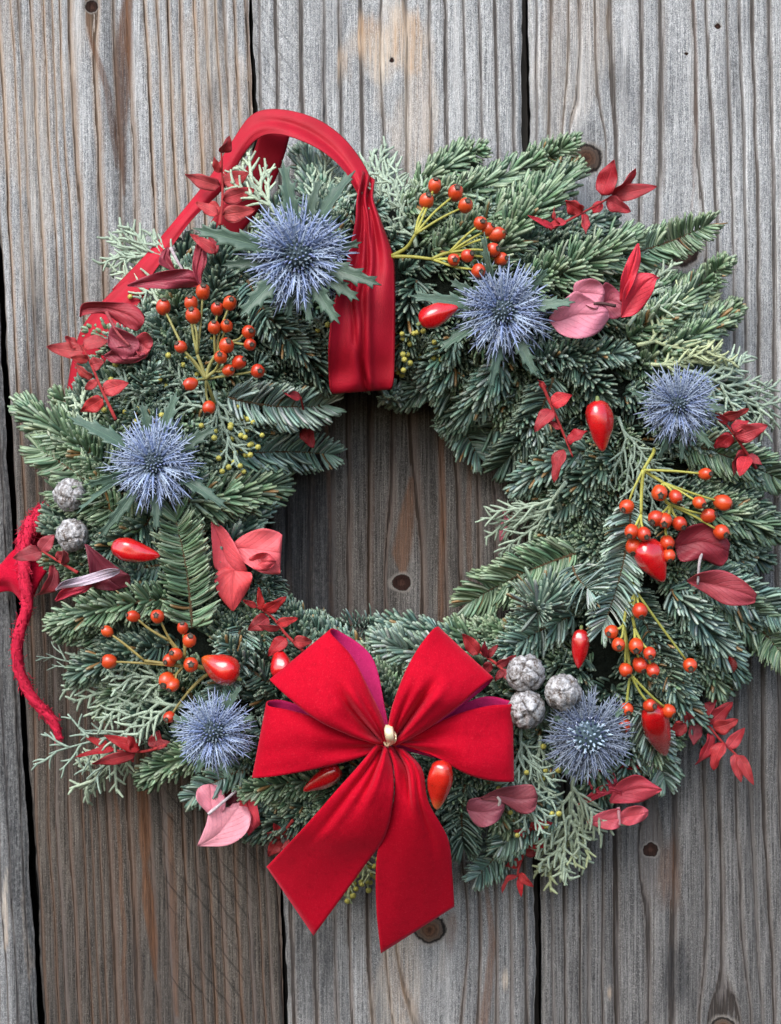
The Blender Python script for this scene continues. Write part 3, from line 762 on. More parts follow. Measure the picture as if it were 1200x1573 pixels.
CYP = [
 # base, tip, rise, colour, curl, gap, bud share, start radius, label
 ((300, 420), (205, 350), (-5, 15), 'sage', .25, 19, 0, 3.1, 'silvery cypress sprig over the satin ribbon at the upper left'),
 ((255, 480), (190, 400), (0, 10), 'pale', .3, 20, 0, 3.0, 'pale cypress sprig left of the dusky red leaves'),
 ((425, 330), (385, 235), (20, 40), 'pale', .15, 18, 0, 3.2, 'cypress tip standing before the satin ribbon, left of the tall thistle leaf'),
 ((480, 330), (505, 240), (10, 30), 'sage', .2, 18, 0, 3.1, 'cypress tip under the arch of the satin ribbon'),
 ((515, 345), (545, 285), (0, 10), 'pale', .2, 18, 0, 3.0, 'cypress tip just left of the pinch in the satin ribbon'),
 ((590, 400), (583, 215), (-10, 10), 'sage', .15, 20, 0, 3.1, 'tall cypress sprig rising right of the satin ribbon'),
 ((640, 380), (620, 270), (-5, 10), 'sage', .25, 20, 0, 3.0, 'cypress sprig behind the stems of the upper rose hips'),
 ((330, 650), (270, 470), (5, 5), 'grey', .3, 20, .3, 2.8, 'grey green cypress sprig behind the upper left rose hips'),
 ((240, 600), (150, 600), (0, 5), 'grey', .35, 20, .5, 2.8, 'cypress sprig with yellow tips above the left thistle'),
 ((330, 600), (345, 705), (15, 25), 'grey', .3, 20, .8, 2.8, 'cypress sprig with yellow tips right of the left thistle'),
 ((150, 690), (115, 610), (0, 10), 'pale', .2, 20, 0, 3.2, 'small cypress tip at the lower end of the satin ribbon, left edge'),
 ((285, 1085), (128, 1082), (20, 15), 'sage', .3, 19, 0, 3.2, 'large silvery cypress spray below the lower left rose hips'),
 ((270, 1050), (185, 1020), (5, 10), 'sage', .35, 20, 0, 3.0, 'cypress spray behind the lower left rose hips'),
 ((220, 1125), (85, 1145), (0, 5), 'grey', .3, 34, 0, 2.4, 'cypress sprig reaching left to the end of the wool yarn'),
 ((205, 1140), (122, 1212), (0, 8), 'pale', .15, 19, 0, 3.3, 'cypress tip pointing down left over the plank at the lower left'),
 ((140, 1030), (60, 1002), (-20, -5), 'grey', .2, 50, 0, 1.6, 'thin dark cypress twig left of the lower left rose hips'),
 ((980, 530), (1125, 500), (38, 40), 'lime', .35, 18, 0, 3.0, 'yellowish cypress spray at the right shoulder of the wreath'),
 ((965, 500), (1030, 415), (35, 35), 'pale', .25, 19, 0, 3.0, 'pale cypress tip beside the pink and red leaves'),
 ((1000, 560), (1110, 570), (36, 36), 'lime', .4, 18, 0, 3.0, 'yellowish cypress spray just above the smallest thistle'),
 ((1060, 570), (1195, 612), (32, 36), 'sage', .3, 21, 0, 3.0, 'long cypress sprig reaching the right edge beside the smallest thistle'),
 ((950, 640), (985, 800), (5, 10), 'grey', .3, 22, 0, 2.6, 'grey cypress sprig above the orange rose hips'),
 ((870, 740), (775, 870), (46, 46), 'sage', .35, 23, 0, 2.8, 'silver cypress strands hanging at the right of the opening'),
 ((850, 780), (765, 800), (42, 40), 'sage', .4, 24, 0, 2.5, 'thin cypress strands reaching left into the opening'),
 ((800, 1120), (790, 1250), (10, 20), 'grey', .4, 18, .15, 2.8, 'tangled grey cypress spray right of the bow under the grey cones'),
 ((830, 1130), (840, 1240), (15, 20), 'sage', .4, 19, .1, 2.8, 'cypress spray between the bow and the lower right thistle'),
 ((880, 1190), (885, 1325), (10, 20), 'pale', .25, 17, 0, 3.2, 'pale cypress spray hanging down left of the red leaves at the bottom'),
 ((900, 1250), (852, 1355), (5, 20), 'lime', .2, 24, 0, 3.2, 'lowest cypress tip hanging over the gap between two planks'),
 ((560, 1280), (535, 1360), (-20, -10), 'lime', .3, 18, .9, 2.6, 'cypress tip with yellow buds seen between the two bow tails'),
 ((480, 560), (520, 470), (0, 0), 'grey', .3, 22, .5, 2.6, 'cypress sprig at the left edge of the hanging ribbon'),
 ((660, 600), (612, 520), (0, 10), 'grey', .35, 22, .8, 2.6, 'cypress sprig with yellow tips at the right edge of the hanging ribbon'),
]
rng = np.random.default_rng(101)
bud_me = None
def ball(mb, c, r, nu=10, nv=7, st=(1, 1, 1), cc=(1, 1, 1)):
    a = np.arange(nu) * 2 * PI / nu; b = np.linspace(0, PI, nv)
    V = np.array([[math.sin(v) * math.cos(u) * st[0], math.sin(v) * math.sin(u) * st[1], math.cos(v) * st[2]] for v in b for u in a]) * r + np.asarray(c)
    i, j = np.meshgrid(np.arange(nv - 1), np.arange(nu), indexing='ij')
    Q = np.stack([i * nu + j, (i + 1) * nu + j, (i + 1) * nu + (j + 1) % nu, i * nu + (j + 1) % nu], -1).reshape(-1, 4)
    mb.add(V, Q[:, ::-1], None, cc)
for (b, t, zo, cn, curl, gap, bud, r, lab) in CYP:
    p0 = np.array([*b, max(25, float(height(*b)) + zo[0])]); p1 = np.array([*t, max(25, float(height(*t)) + zo[1])])
    o = thing('cypress_sprig', lab, 'cypress sprig', p0, 'cypress sprigs among the fir')
    mb = MB(); buds = []
    cypress_rec(mb, buds, rng, p0, nrm(p1 - p0), np.linalg.norm(p1 - p0), r * 1.12, 2, CY[cn], curl * .6, gap * .66, bud)
    mb.build('spray', M['cypress'], o)
    if buds:
        mb = MB()
        for q in buds: ball(mb, q, 4.2 + rng.random(), 7, 5, (1, 1, 1), (.46, .43, .10))
        mb.build('yellow_buds', M['cypress'], o, kind='stuff')

# ------------------------------------------------------------------ leaves and lofted cloth
def blade(mb, base, tip, width, prof='lance', roll=0, bend=0, fold=.25, c=(1, 1, 1), n=12, m=5, curl=0, rng=None, teeth=0, wav=0):
    b = np.array(base, float); e = np.array(tip, float)
    L = np.linalg.norm(e - b); a = (e - b) / L
    ref = np.array([0, 0, 1.]) if abs(a[2]) < .9 else np.array([0, -1., 0])
    N = nrm(ref - a * (ref @ a)); Bv = np.cross(a, N)
    cr, sr = math.cos(roll), math.sin(roll)
    N2 = N * cr + Bv * sr; B2 = Bv * cr - N * sr
    ts = np.linspace(0, 1, n)
    if prof == 'lance': wd = np.sin(PI * ts ** .8) ** .9 * (1 - .25 * ts)
    elif prof == 'ovate': wd = np.sin(PI * ts ** .62) ** .75
    elif prof == 'round': wd = np.sqrt(np.maximum(0, 1 - (2 * ts - 1) ** 2)) ** .85
    else: wd = np.interp(ts, [0, .15, .45, .7, .88, 1], [.30, .42, .72, .55, .26, 0])
    wd = np.maximum(wd, .03) * width / 2
    spk = np.zeros(n, bool)
    if teeth:
        k = np.arange(n)
        spk = (k % 4 == 2) & (k < n - 2) & (k > 4)
        wd = np.where(spk, wd * 1.1 + width * .15, wd)
    V = []; UV = []
    for i, t in enumerate(ts):
        sh = L / n * 1.5 if spk[i] else 0
        ctr = b + a * t * L + N2 * bend * L * (4 * t * (1 - t)) + N2 * curl * L * t * t
        for j in range(m):
            v = 2 * j / (m - 1) - 1
            off = B2 * v * wd[i] + N2 * (fold * abs(v) * wd[i] + wav * width * math.sin(t * 11 + v * 2) * abs(v)) + a * sh * abs(v)
            V.append(ctr + off); UV.append((t, (v + 1) / 2))
    mb.add(V, grid_faces(n, m), None, c, UV)

def loft(mb, st, n=40, m=16, bulge=0, pleat=(0, 0, 0), c=(1, 1, 1), rip=0, flip=False, pk=2, curl=0, crease=()):
    """surface between two edge curves; st holds (ax, ay, az, bx, by, bz) stations; pleat = (depth, count, end) for folds that die out"""
    st = np.asarray(st, float)
    G = catmull(st, n)
    A, Bq = G[:, :3], G[:, 3:]
    t = np.linspace(0, 1, n)[:, None]; v = np.linspace(0, 1, m)[None]
    P = A[:, None] * (1 - v[..., None]) + Bq[:, None] * v[..., None]
    bl = np.interp(t, np.linspace(0, 1, len(np.atleast_1d(bulge))), np.atleast_1d(bulge)) if np.ndim(bulge) else bulge * np.sin(PI * t) ** .7
    z = bl * (1 - (2 * v - 1) ** 2)
    if pleat[0]:
        fa = np.clip(1 - np.minimum(t, (1 - t) if pleat[2] == 2 else t) / (pleat[3] if len(pleat) > 3 else .45), 0, 1) ** 1.3
        z = z + pleat[0] * fa * np.sin(2 * PI * (pleat[1] * v + .12 + .3 * t)) * np.sin(PI * np.clip(t * 12, 0, .5))
    if rip: z = z + rip * (1.3 * np.sin(2 * PI * (pk * v + 1.1 * t)) + 2.2 * (vnoise(v * 2.2 * pk + 40 + st[0, 0] % 7, t * 3 + 20) - .5) + 1.6 * (vnoise(v * 5 + 60 + t * 2 + st[0, 1] % 9, t * 2.2 + 11) - .5)) * np.sin(PI * t) ** .5
    for (va, vb, cw, dp, t0, t1) in crease:
        q = (v - (va + (vb - va) * np.clip((t - t0) / (t1 - t0), 0, 1))) / cw
        z = z + dp * (np.exp(-q * q) - .55 * np.exp(-(q - 1.7) ** 2)) * sstep(t0 - .05, t0 + .04, t) * (1 - sstep(t1 - .5 * (t1 - t0), t1, t))
    if curl:
        z = z + curl * np.abs(2 * v - 1) ** 3 * (np.sin(2 * PI * (1.4 * t + .25 * v + st[0, 0] * .13)) + .5) * np.sin(PI * t) - .35 * abs(curl) * np.exp(-((v - .5) / .05) ** 2) * np.sin(PI * t)
    P[..., 2] += z
    UV = np.stack(np.broadcast_arrays(t, v), -1).reshape(-1, 2)
    Q = grid_faces(n, m)
    if flip: Q = Q[:, ::-1]
    mb.add(P.reshape(-1, 3), Q, None, c, UV)

# ------------------------------------------------------------------ satin ribbon
rib = thing('satin_ribbon', 'red satin ribbon arching over the top and hanging down through the upper left', 'ribbon', (450, 180, 60))
mb = MB()
loft(mb, [(556, 262, 128, 576, 276, 112), (548, 306, 170, 574, 306, 158), (545, 345, 195, 586, 340, 180), (528, 420, 215, 604, 392, 190), (512, 470, 232, 607, 440, 208), (505, 530, 225, 607, 510, 205), (505, 572, 196, 606, 560, 190), (507, 598, 184, 604, 588, 180),
          (513, 605, 168, 600, 598, 162), (520, 596, 130, 592, 590, 126), (522, 560, 95, 590, 556, 90)], 90, 34, [0, 2, 5, 3, 1, 0, 0, 0, 0, 0, 0], (17, 2.3, 1, .7), rip=5, pk=1.3, crease=[(.42, .70, .05, -13, .12, 1.3), (.62, .30, .05, -8, .1, .62), (.2, .86, .04, -7, .3, .95)])
mb.build('hanging_strip', M['satin'], rib, thick=.8)
mb = MB()
loft(mb, [(573, 300, 125, 553, 304, 150), (564, 262, 112, 530, 264, 140), (530, 214, 100, 500, 236, 125), (485, 182, 96, 462, 216, 116), (430, 168, 92, 425, 206, 106), (388, 176, 88, 398, 212, 94), (356, 218, 84, 374, 238, 88),
          (325, 268, 82, 345, 288, 88), (280, 325, 90, 295, 338, 102), (225, 390, 96, 250, 400, 108), (172, 445, 92, 200, 470, 104)], 80, 24, 5, rip=1.6, pk=.8, crease=[(.8, .35, .16, -7, .02, .6)])
mb.build('arch_strip', M['satin'], rib, thick=.8)
mb = MB()
loft(mb, [(400, 200, 60, 446, 206, 50), (390, 232, 46, 436, 242, 36), (372, 268, 38, 420, 282, 30), (340, 315, 34, 388, 335, 28), (310, 365, 30, 350, 380, 26)], 30, 10, 4)
mb.build('back_strip', M['satin'], rib, thick=.8)
mb = MB()
loft(mb, [(200, 425, 95, 232, 440, 107), (165, 455, 100, 205, 480, 120), (128, 500, 98, 188, 520, 124), (112, 550, 90, 172, 570, 118), (102, 610, 74, 160, 625, 98), (100, 655, 44, 150, 665, 50)], 36, 12, 6, rip=2)
mb.build('side_strip', M['satin'], rib, thick=.8)

# ------------------------------------------------------------------ thistles
def thistle(c, rad, lift, tilt, leaves, lab, tone=1.0, dome=.26, seed=0, nbr=150, darkh=1.0):
    rng = np.random.default_rng(seed)
    C0 = np.array([c[0], c[1], float(height(*c)) + lift])
    o = thing('thistle', lab, 'thistle', C0, 'blue thistles on the wreath')
    ax = nrm(np.array([tilt[0], tilt[1], 1.]))
    u = nrm(np.cross(ax, [0, 1., 0])); v = np.cross(ax, u)
    def pt(a, el): return nrm(u * math.cos(a) * math.cos(el) + v * math.sin(a) * math.cos(el) + ax * math.sin(el))
    mb = MB()
    nbr = int(nbr * 1.28)
    for k in range(nbr):
        a = k * 2.39996 + rng.normal(0, .12)
        lay = (k + .5) / nbr
        el = R_(2 + 36 * lay ** 1.3) + rng.normal(0, .09)
        d = pt(a, el)
        L = rad * (.90 - .34 * lay) * (.78 + .36 * rng.random())
        b = C0 + pt(a, el) * rad * dome * .55 + ax * rad * .04
        sd = nrm(np.cross(d, ax)); up = np.cross(sd, d)
        wd = rad * .0245 * (.8 + .5 * rng.random())
        blue = np.array([.120, .175, .345]) if rng.random() < .6 else np.array([.23, .30, .42])
        blue = blue * tone * (.75 + .5 * rng.random())
        green = np.array([.15, .22, .24]); tipc = np.array([.40, .46, .56]) * (.55 + .45 * tone)
        ts = [0, .3, .6, .85, 1]; ws = [.7, 1, .8, .45, .05]
        V = []; Cc = []
        sag = rng.normal(.0, .05) - .06
        for t, q in zip(ts, ws):
            p = b + d * L * t + up * L * sag * t * t
            V += [p - sd * wd * q, p + up * wd * q * .55, p + sd * wd * q]
            cc = blue * (1 - t) + (blue * .55 + tipc * .45) * t if t > .25 else blue * .6 + green * .4
            Cc += [cc, cc * 1.12, cc]
        V = list(V); Q = list(grid_faces(5, 3)); T = []
        for t in (.32, .52, .70):
            for s in (-1, 1):
                if rng.random() < .25: continue
                p = b + d * L * t + up * L * sag * t * t; k0 = len(V)
                ln = L * (.21 - .10 * t)
                V += [p - d * L * .03, p + d * L * .035, p + sd * s * ln * .75 + d * ln + up * ln * .35]
                Cc += [blue, blue, tipc * .9 + blue * .1]
                T.append([k0, k0 + 1, k0 + 2] if s > 0 else [k0 + 1, k0, k0 + 2])
        mb.add(V, Q, T, np.clip(Cc, .01, .8))
    mb.build('bracts', M['bract'], o, thick=.5, kind='stuff')
    # domed centre
    mb = MB()
    rd = rad * dome
    nv, nu = 10, 20
    V = []
    for i in range(nv):
        e = PI / 2 * i / (nv - 1)
        for j in range(nu): V.append(C0 + pt(2 * PI * j / nu, e) * rd * .9 + ax * rd * .35 * math.sin(e))
    i, j = np.meshgrid(np.arange(nv - 1), np.arange(nu), indexing='ij')
    Q = np.stack([i * nu + j, i * nu + (j + 1) % nu, (i + 1) * nu + (j + 1) % nu, (i + 1) * nu + j], -1).reshape(-1, 4)
    mb.add(V, Q, None, np.array([.035, .055, .065]) * darkh)
    hd = mb.build('flower_head', M['floret'], o)
    mb = MB()
    nf = 110
    for k in range(nf):
        e = math.asin((k + .5) / nf); a = k * 2.39996
        d = nrm(pt(a, e) + rng.normal(0, .10, 3))
        p = C0 + pt(a, e) * rd * .82 + ax * rd * .35 * math.sin(e)
        ln = rd * (.22 + .26 * rng.random())
        cb = np.array([.19, .25, .31]) * (.55 + .9 * rng.random()) * darkh
        if rng.random() < .4: cb = np.array([.21, .26, .47]) * tone
        tube(mb, [p, p + d * ln * .6, p + d * ln], [rd * .050, rd * .062, rd * .018], 5, cb)
        if rng.random() < .5:
            s1 = nrm(np.cross(d, rng.normal(0, 1, 3)))
            for s in (-1, 1):
                tube(mb, [p + d * ln * .5, p + d * ln * .9 + s1 * s * rd * .10], [rd * .025, rd * .008], 4, np.array([.42, .46, .55]) * darkh)
    mb.build('florets', M['floret'], hd, kind='stuff')
    for (lx, ly, lw, lz) in leaves:
        tip = np.array([lx, ly, max(25, float(height(c[0], c[1])) + lift + lz + 12)])
        d = nrm(tip - C0)
        mb = MB()
        g = np.array([.068, .120, .088]) * (.8 + .45 * rng.random())
        blade(mb, C0 + d * rad * .22 - ax * 4, tip, lw * 1.0, 'spiny', rng.normal(0, .35), .05, .3, g, 22, 5, rng=rng, teeth=1)
        mb.build('leaf', M['thistle_leaf'], o, thick=1.2)
    mb = MB()
    tube(mb, catmull([C0, C0 - ax * 40, C0 - ax * 75 + np.array([6, 12, 0])], 7), [5, 4.5, 4, 4, 4, 3.5, 3], 7, (.12, .17, .10))
    mb.build('stem', M['stem'], o)
    return o

thistle((458, 393), 88, 74, (.02, .03), [(296, 350, 34, 10), (368, 486, 36, 14), (434, 246, 30, 10), (492, 272, 24, 4), (546, 262, 34, 12), (586, 438, 34, 18), (552, 462, 30, 8), (522, 498, 32, 12), (440, 492, 26, 0), (478, 500, 24, 6), (340, 408, 28, -10), (556, 372, 24, -4)],
        'biggest blue thistle, ringed by spiny green leaves, left of the hanging satin ribbon', 1.1, .34, 1, 170)
thistle((773, 478), 82, 44, (.04, .03), [(628, 454, 28, 12), (744, 356, 22, 10), (884, 464, 26, 14), (676, 538, 30, 6), (750, 602, 24, 10), (826, 580, 26, 4), (842, 412, 24, 2), (690, 430, 24, -4)],
        'blue thistle between the red pepper and the mauve round leaf, upper right', .98, .30, 2, 160)
thistle((1042, 622), 65, 48, (.12, .0), [(1008, 708, 24, 0), (1098, 690, 22, 4), (1118, 630, 20, 2), (966, 600, 20, -2), (1046, 712, 18, -4)],
        'compact round blue thistle at the right edge above the orange rose hips', .88, .30, 3, 170)
thistle((237, 712), 78, 46, (-.08, .0), [(104, 640, 30, 10), (272, 600, 26, 4), (334, 655, 26, 4), (118, 790, 28, 6), (150, 828, 24, 2), (350, 782, 28, 6), (130, 745, 22, 4), (240, 818, 22, 2), (218, 618, 24, 0)],
        'blue thistle at the left, above the red pepper lying on its side', 1.1, .28, 4, 165)
thistle((328, 1125), 62, 46, (-.05, .05), [(300, 1060, 18, 0), (352, 1200, 22, 0), (262, 1100, 18, 0), (392, 1100, 18, -4), (300, 1190, 20, 2), (372, 1052, 18, 2)],
        'pale blue thistle at the lower left beside the left bow loop', 1.12, .38, 5, 180)
thistle((905, 1132), 66, 46, (.0, -.06), [(960, 1088, 18, 0), (850, 1100, 18, -2), (970, 1160, 18, -2), (866, 1192, 18, -2)],
        'dark blue thistle with a broad grey centre at the lower right below the cones', .46, .50, 6, 200, darkh=1.9)

# ------------------------------------------------------------------ rose hips
nu, nv = 18, 13
HIPS = []
for var in range(4):
    hip_mb = MB()
    V = []; Cc = []
    el_ = (1.05, 1.16, 1.26, 1.10)[var]
    for i in range(nv):
        e = PI * i / (nv - 1)
        for j in range(nu):
            a = 2 * PI * j / nu
            q = 1 + .10 * (vnoise(2 + math.sin(e) * math.cos(a) * 1.6 + 9 * var, 3 + math.sin(e) * math.sin(a) * 1.6 + 2 * math.cos(e), var) - .5) + .02 * math.sin((3 + var) * a)
            r = math.sin(e) * (1 + (.10 if var == 2 else .04) * math.cos(e)) * q
            V.append([r * math.cos(a), r * math.sin(a), math.cos(e) * el_ - (.03 if math.cos(e) > .95 else 0)])
            Cc.append((.56, .052, .010))
    i, j = np.meshgrid(np.arange(nv - 1), np.arange(nu), indexing='ij')
    Q = np.stack([i * nu + j, (i + 1) * nu + j, (i + 1) * nu + (j + 1) % nu, i * nu + (j + 1) % nu], -1).reshape(-1, 4)
    hip_mb.add(np.array(V) * S, Q, None, Cc)
    HIPS.append((hip_mb.mesh('rose_hip', M['hip'], world=True), el_))
cal_mb = MB()
a8 = np.arange(10) * 2 * PI / 10
prof = [(.34, 1.00), (.30, 1.15), (.34, 1.24), (.24, 1.20), (.12, 1.14), (.02, 1.17)]
V = [[r * math.cos(a), r * math.sin(a), z + .05 * math.sin(5 * a) * (r > .25)] for r, z in prof for a in a8]
i, j = np.meshgrid(np.arange(5), np.arange(10), indexing='ij')
Q = np.stack([i * 10 + j, i * 10 + (j + 1) % 10, (i + 1) * 10 + (j + 1) % 10, (i + 1) * 10 + j], -1).reshape(-1, 4)
Cc = np.repeat([[.10, .045, .025], [.06, .04, .03], [.11, .09, .07], [.05, .04, .032], [.10, .085, .07], [.16, .14, .11]], 10, 0)
cal_mb.add(np.array(V) * S, Q, None, Cc)
for k in range(5):
    a = 2 * PI * k / 5 + .3; dr = np.array([math.cos(a), math.sin(a), 0]); sd = np.array([-math.sin(a), math.cos(a), 0]); up = np.array([0, 0, 1])
    cal_mb.add(np.array([dr * .3 - sd * .12 + up * 1.18, dr * .3 + sd * .12 + up * 1.18, dr * .52 + up * 1.30, dr * .32 + up * 1.25]) * S, None, [[0, 2, 1], [0, 1, 3], [1, 2, 3], [2, 0, 3]], (.07, .055, .04))
CAL = cal_mb.mesh('calyx', M['calyx'], world=True)

def hips(base, hp, lab, lift, seed, size=9.7, stemcol=(.28, .27, .06), tree=None):
    rng = np.random.default_rng(seed)
    B0 = np.array([base[0], base[1], float(height(*base)) + lift - 30])
    o = thing('rose_hip_spray', lab, 'rose hips', B0, 'rose hip sprays on the wreath')
    mb = MB()
    nodes = [np.array([n[0], n[1], float(height(n[0], n[1])) + lift + (n[2] if len(n) > 2 else -6)]) for n in tree[0]]
    for (i, j) in tree[1]:
        p = B0 if i < 0 else nodes[i]; q = nodes[j]
        tube(mb, catmull([p, (p + q) / 2 + rng.normal(0, 3, 3), q], 9), np.linspace(3.4, 2.7, 9), 6, np.array(stemcol) * (.85 + .3 * rng.random()))
    for (x, y, *rest) in hp:
        k = rest[0] if rest else None
        r = size * (.92 + .2 * rng.random()) * (rest[1] if len(rest) > 1 else 1)
        pos = np.array([x, y, float(height(x, y)) + lift + rng.normal(6, 5)])
        if k is None: k = int(np.argmin([np.linalg.norm((q - pos)[:2]) for q in nodes]))
        nd = B0 if k < 0 else nodes[k]
        away = nrm(pos - nd)
        if np.linalg.norm((pos - nd)[:2]) > 14:
            tube(mb, catmull([nd, (nd + pos) / 2 + rng.normal(0, 2.5, 3), pos - away * r * .95], 8), np.linspace(2.4, 1.9, 8), 6, np.array(stemcol) * (.85 + .35 * rng.random()))
        dirn = nrm(away + np.array([0, 0, .5 + 1.3 * rng.random()]) + rng.normal(0, .3, 3))
        wp = W([pos])[0]
        wd = Vector((dirn[0], -dirn[2], -dirn[1]))
        hm, el_ = HIPS[int(rng.integers(0, 4))]
        h = bpy.data.objects.new('hip', hm); col.objects.link(h)
        h.parent = o
        h.location = Vector(wp) - o.location
        h.rotation_euler = wd.to_track_quat('Z', 'Y').to_euler()
        h.scale = (r * .97, r * (.93 + .1 * rng.random()), r * (.95 + .1 * rng.random()))
        c = bpy.data.objects.new('calyx', CAL); col.objects.link(c); c.parent = h
        c.scale = (.95 + .25 * rng.random(), .95 + .25 * rng.random(), .96)
        c.location = (0, 0, (el_ - 1.09) * S)
    mb.build('stem', M['stem'], o)
    return o

hips((330, 620), [(251, 472, 1), (294, 467, 2, 1.08), (297, 485, 2, 1.05), (312, 449, 2), (334, 475, 3, .9), (353, 466, 3), (329, 503, 3), (348, 501, 3), (278, 533, 0), (382, 510, 4, .95), (348, 531, 3), (384, 529, 4), (339, 549, 5), (367, 557, 5), (351, 569, 5), (396, 570, 0), (293, 590, 0), (321, 626, 0)],
     'rose hip spray with about eighteen orange hips left of the biggest thistle', 50, 1, tree=([(316, 582), (284, 540), (303, 545), (331, 545), (352, 525), (330, 570)], [(-1, 0), (0, 1), (0, 2), (0, 3), (3, 4), (0, 5)]), stemcol=(.23, .22, .07))
hips((600, 394), [(668, 286, 1), (655, 309, 1, 1.05), (700, 297, 1, 1.1), (715, 316, 1, 1.08), (738, 343, 2), (750, 352, 2), (763, 360, 2, 1.1), (757, 384, 2, .95), (769, 398, 2, .95), (718, 393, 0, .95), (697, 399, 0, .85), (735, 416, 0, 1.08)],
     'red orange rose hip spray on yellow green stems, top right of the satin ribbon', 52, 2, stemcol=(.33, .32, .06), tree=([(664, 398), (638, 360), (690, 388)], [(-1, 0), (-1, 1), (0, 2)]))
hips((1005, 690), [(1083, 728, 0), (1013, 757, 1, 1.12), (1038, 763, 1), (963, 778, 0), (1074, 772, 1), (1110, 772, 1, 1.15), (1088, 792, 2), (1044, 804, 2), (1108, 817, 2, 1.1), (1008, 796, 2, 1.05), (1021, 799, 2, 1.1), (970, 816, 3), (989, 820, 3), (973, 839, 3, 1.1), (1025, 833, 4), (1028, 852, 4, .95)],
     'rose hip spray with light orange hips below the compact thistle on the right', 50, 3, stemcol=(.34, .34, .07), tree=([(988, 722), (1020, 742), (1030, 775), (985, 790), (1022, 815)], [(-1, 0), (0, 1), (1, 2), (0, 3), (2, 4)]))
hips((972, 880), [(983, 938, 0), (940, 970, 1, .95), (977, 992, 2), (950, 990, 1, .9), (998, 1003, 2), (983, 1021, 2, 1.08), (1003, 1029, 2), (961, 1029, 1, .95), (1060, 1022, 0), (963, 1089, 3, .95), (998, 1084, 3), (1027, 1092, 3), (958, 1114, 3, 1.08)],
     'hanging rose hip spray on long yellow green stems below the right pepper', 50, 4, stemcol=(.32, .33, .07), tree=([(978, 910), (958, 960), (975, 965), (968, 1035)], [(-1, 0), (0, 1), (0, 2), (1, 3)]))
hips((330, 1030), [(165, 970, 1, .85), (205, 947, 2, .88), (242, 947, 3, .92), (281, 965, 3, .88), (291, 984, 3, .95), (168, 1016, 0, 1.15), (270, 1005, 3, 1.05), (261, 1014, 3, .9), (293, 1021, 0, 1.05), (257, 1045, 0, 1.15), (266, 1052, 0, .9), (261, 1101, 4, .9)],
     'loose rose hip spray with thin stems at the lower left', 50, 5, stemcol=(.27, .22, .07), tree=([(282, 1024), (222, 1015), (262, 985), (284, 1010), (290, 1062)], [(-1, 0), (0, 1), (3, 2), (-1, 3), (-1, 4)]))

# ------------------------------------------------------------------ peppers
def pepper(blunt, tip, wd, lab, tone=(.50, .006, .010), tiptone=None, lift=46, bend=0, seed=0, dz=(0, 0), stalk=True):
    rng = np.random.default_rng(seed + 200)
    zb = max(30, float(height(*blunt)) + lift + dz[0]); zt = max(30, float(height(*tip)) + lift + dz[1])
    A = np.array([*blunt, zb]); T = np.array([*tip, zt])
    o = thing('red_pepper', lab, 'pepper', A, 'red peppers on the wreath')
    d = T - A; per = nrm(np.array([-d[1], d[0], 0]))
    ts = 1 - (1 - np.linspace(0, 1, 26)) ** 1.0
    ts = (1 - np.cos(PI * ts)) / 2
    P = np.array([A + d * t + per * bend * 4 * t * (1 - t) for t in ts])
    pr = np.interp(ts, [0, .03, .10, .25, .42, .6, .78, .9, .965, 1], [.02, .42, .76, .97, .97, .82, .57, .36, .21, .02]) * wd / 2
    t2 = np.array(tiptone if tiptone else tone)
    C = np.array([np.array(tone) * (1 - sstep(.7, 1, t)) + t2 * sstep(.7, 1, t) for t in ts])
    mb = MB()
    nseg = 26
    Tn, N, B = frames(P)
    V = []; Cc = []
    ph = rng.random() * 6
    for k in range(len(P)):
        for j in range(nseg):
            a = 2 * PI * j / nseg
            q = pr[k] * (1 + .035 * math.sin(3 * a + ph) + .03 * math.sin(5 * a + ph * 2 + ts[k] * 4) + .13 * (vnoise(ts[k] * 5 + 3, j * .4 + .3, seed) - .5) * (0 < j < nseg - 1))
            V.append(P[k] + q * (math.cos(a) * N[k] + math.sin(a) * B[k])); Cc.append(C[k])
    i, j = np.meshgrid(np.arange(len(P) - 1), np.arange(nseg), indexing='ij')
    Q = np.stack([i * nseg + j, i * nseg + (j + 1) % nseg, (i + 1) * nseg + (j + 1) % nseg, (i + 1) * nseg + j], -1).reshape(-1, 4)
    mb.add(V, Q, None, Cc)
    mb.build('body', M['chili'], o)
    if not stalk: return
    mb = MB()
    dn = nrm(d)
    st = A + dn * 2 + np.array([0, 0, -wd * .9])
    tube(mb, catmull([A + dn * 5, A - dn * 4, st], 6), [wd * .12, wd * .10, 3, 2.6, 2.4, 2.2], 7, (.16, .2, .07))
    mb.build('stalk', M['stem'], o)
pepper((645, 497), (704, 472), 38, 'red pepper left of the second thistle, beside the hanging ribbon', bend=-3, seed=1, lift=74)
pepper((918, 614), (926, 694), 43, 'upright bright red pepper left of the compact thistle', seed=2, lift=52)
pepper((171, 836), (246, 854), 37, 'red pepper lying on its side under the left thistle', seed=3, bend=3, lift=48)
pepper((985, 830), (1020, 894), 48, 'plump red pepper directly under the right rose hip cluster', seed=4, lift=44)
pepper((893, 966), (889, 1027), 29, 'slim dark red pepper above the lower right cones', (.42, .006, .010), seed=5, lift=40)
pepper((1000, 1085), (1022, 1161), 45, 'red pepper hanging at the tip of the lower right rose hips', seed=6, lift=50)
pepper((366, 1042), (310, 1010), 48, 'blunt red pepper with an orange tip at the lower left', (.52, .012, .010), (.55, .10, .015), seed=7, lift=44)
pepper((680, 1168), (671, 1244), 40, 'red pepper with an orange tip standing on the right bow tail', (.52, .018, .010), (.62, .16, .05), seed=8, lift=105, stalk=False)
pepper((524, 1180), (466, 1215), 32, 'red pepper half hidden under the left bow loop', seed=9, lift=44)
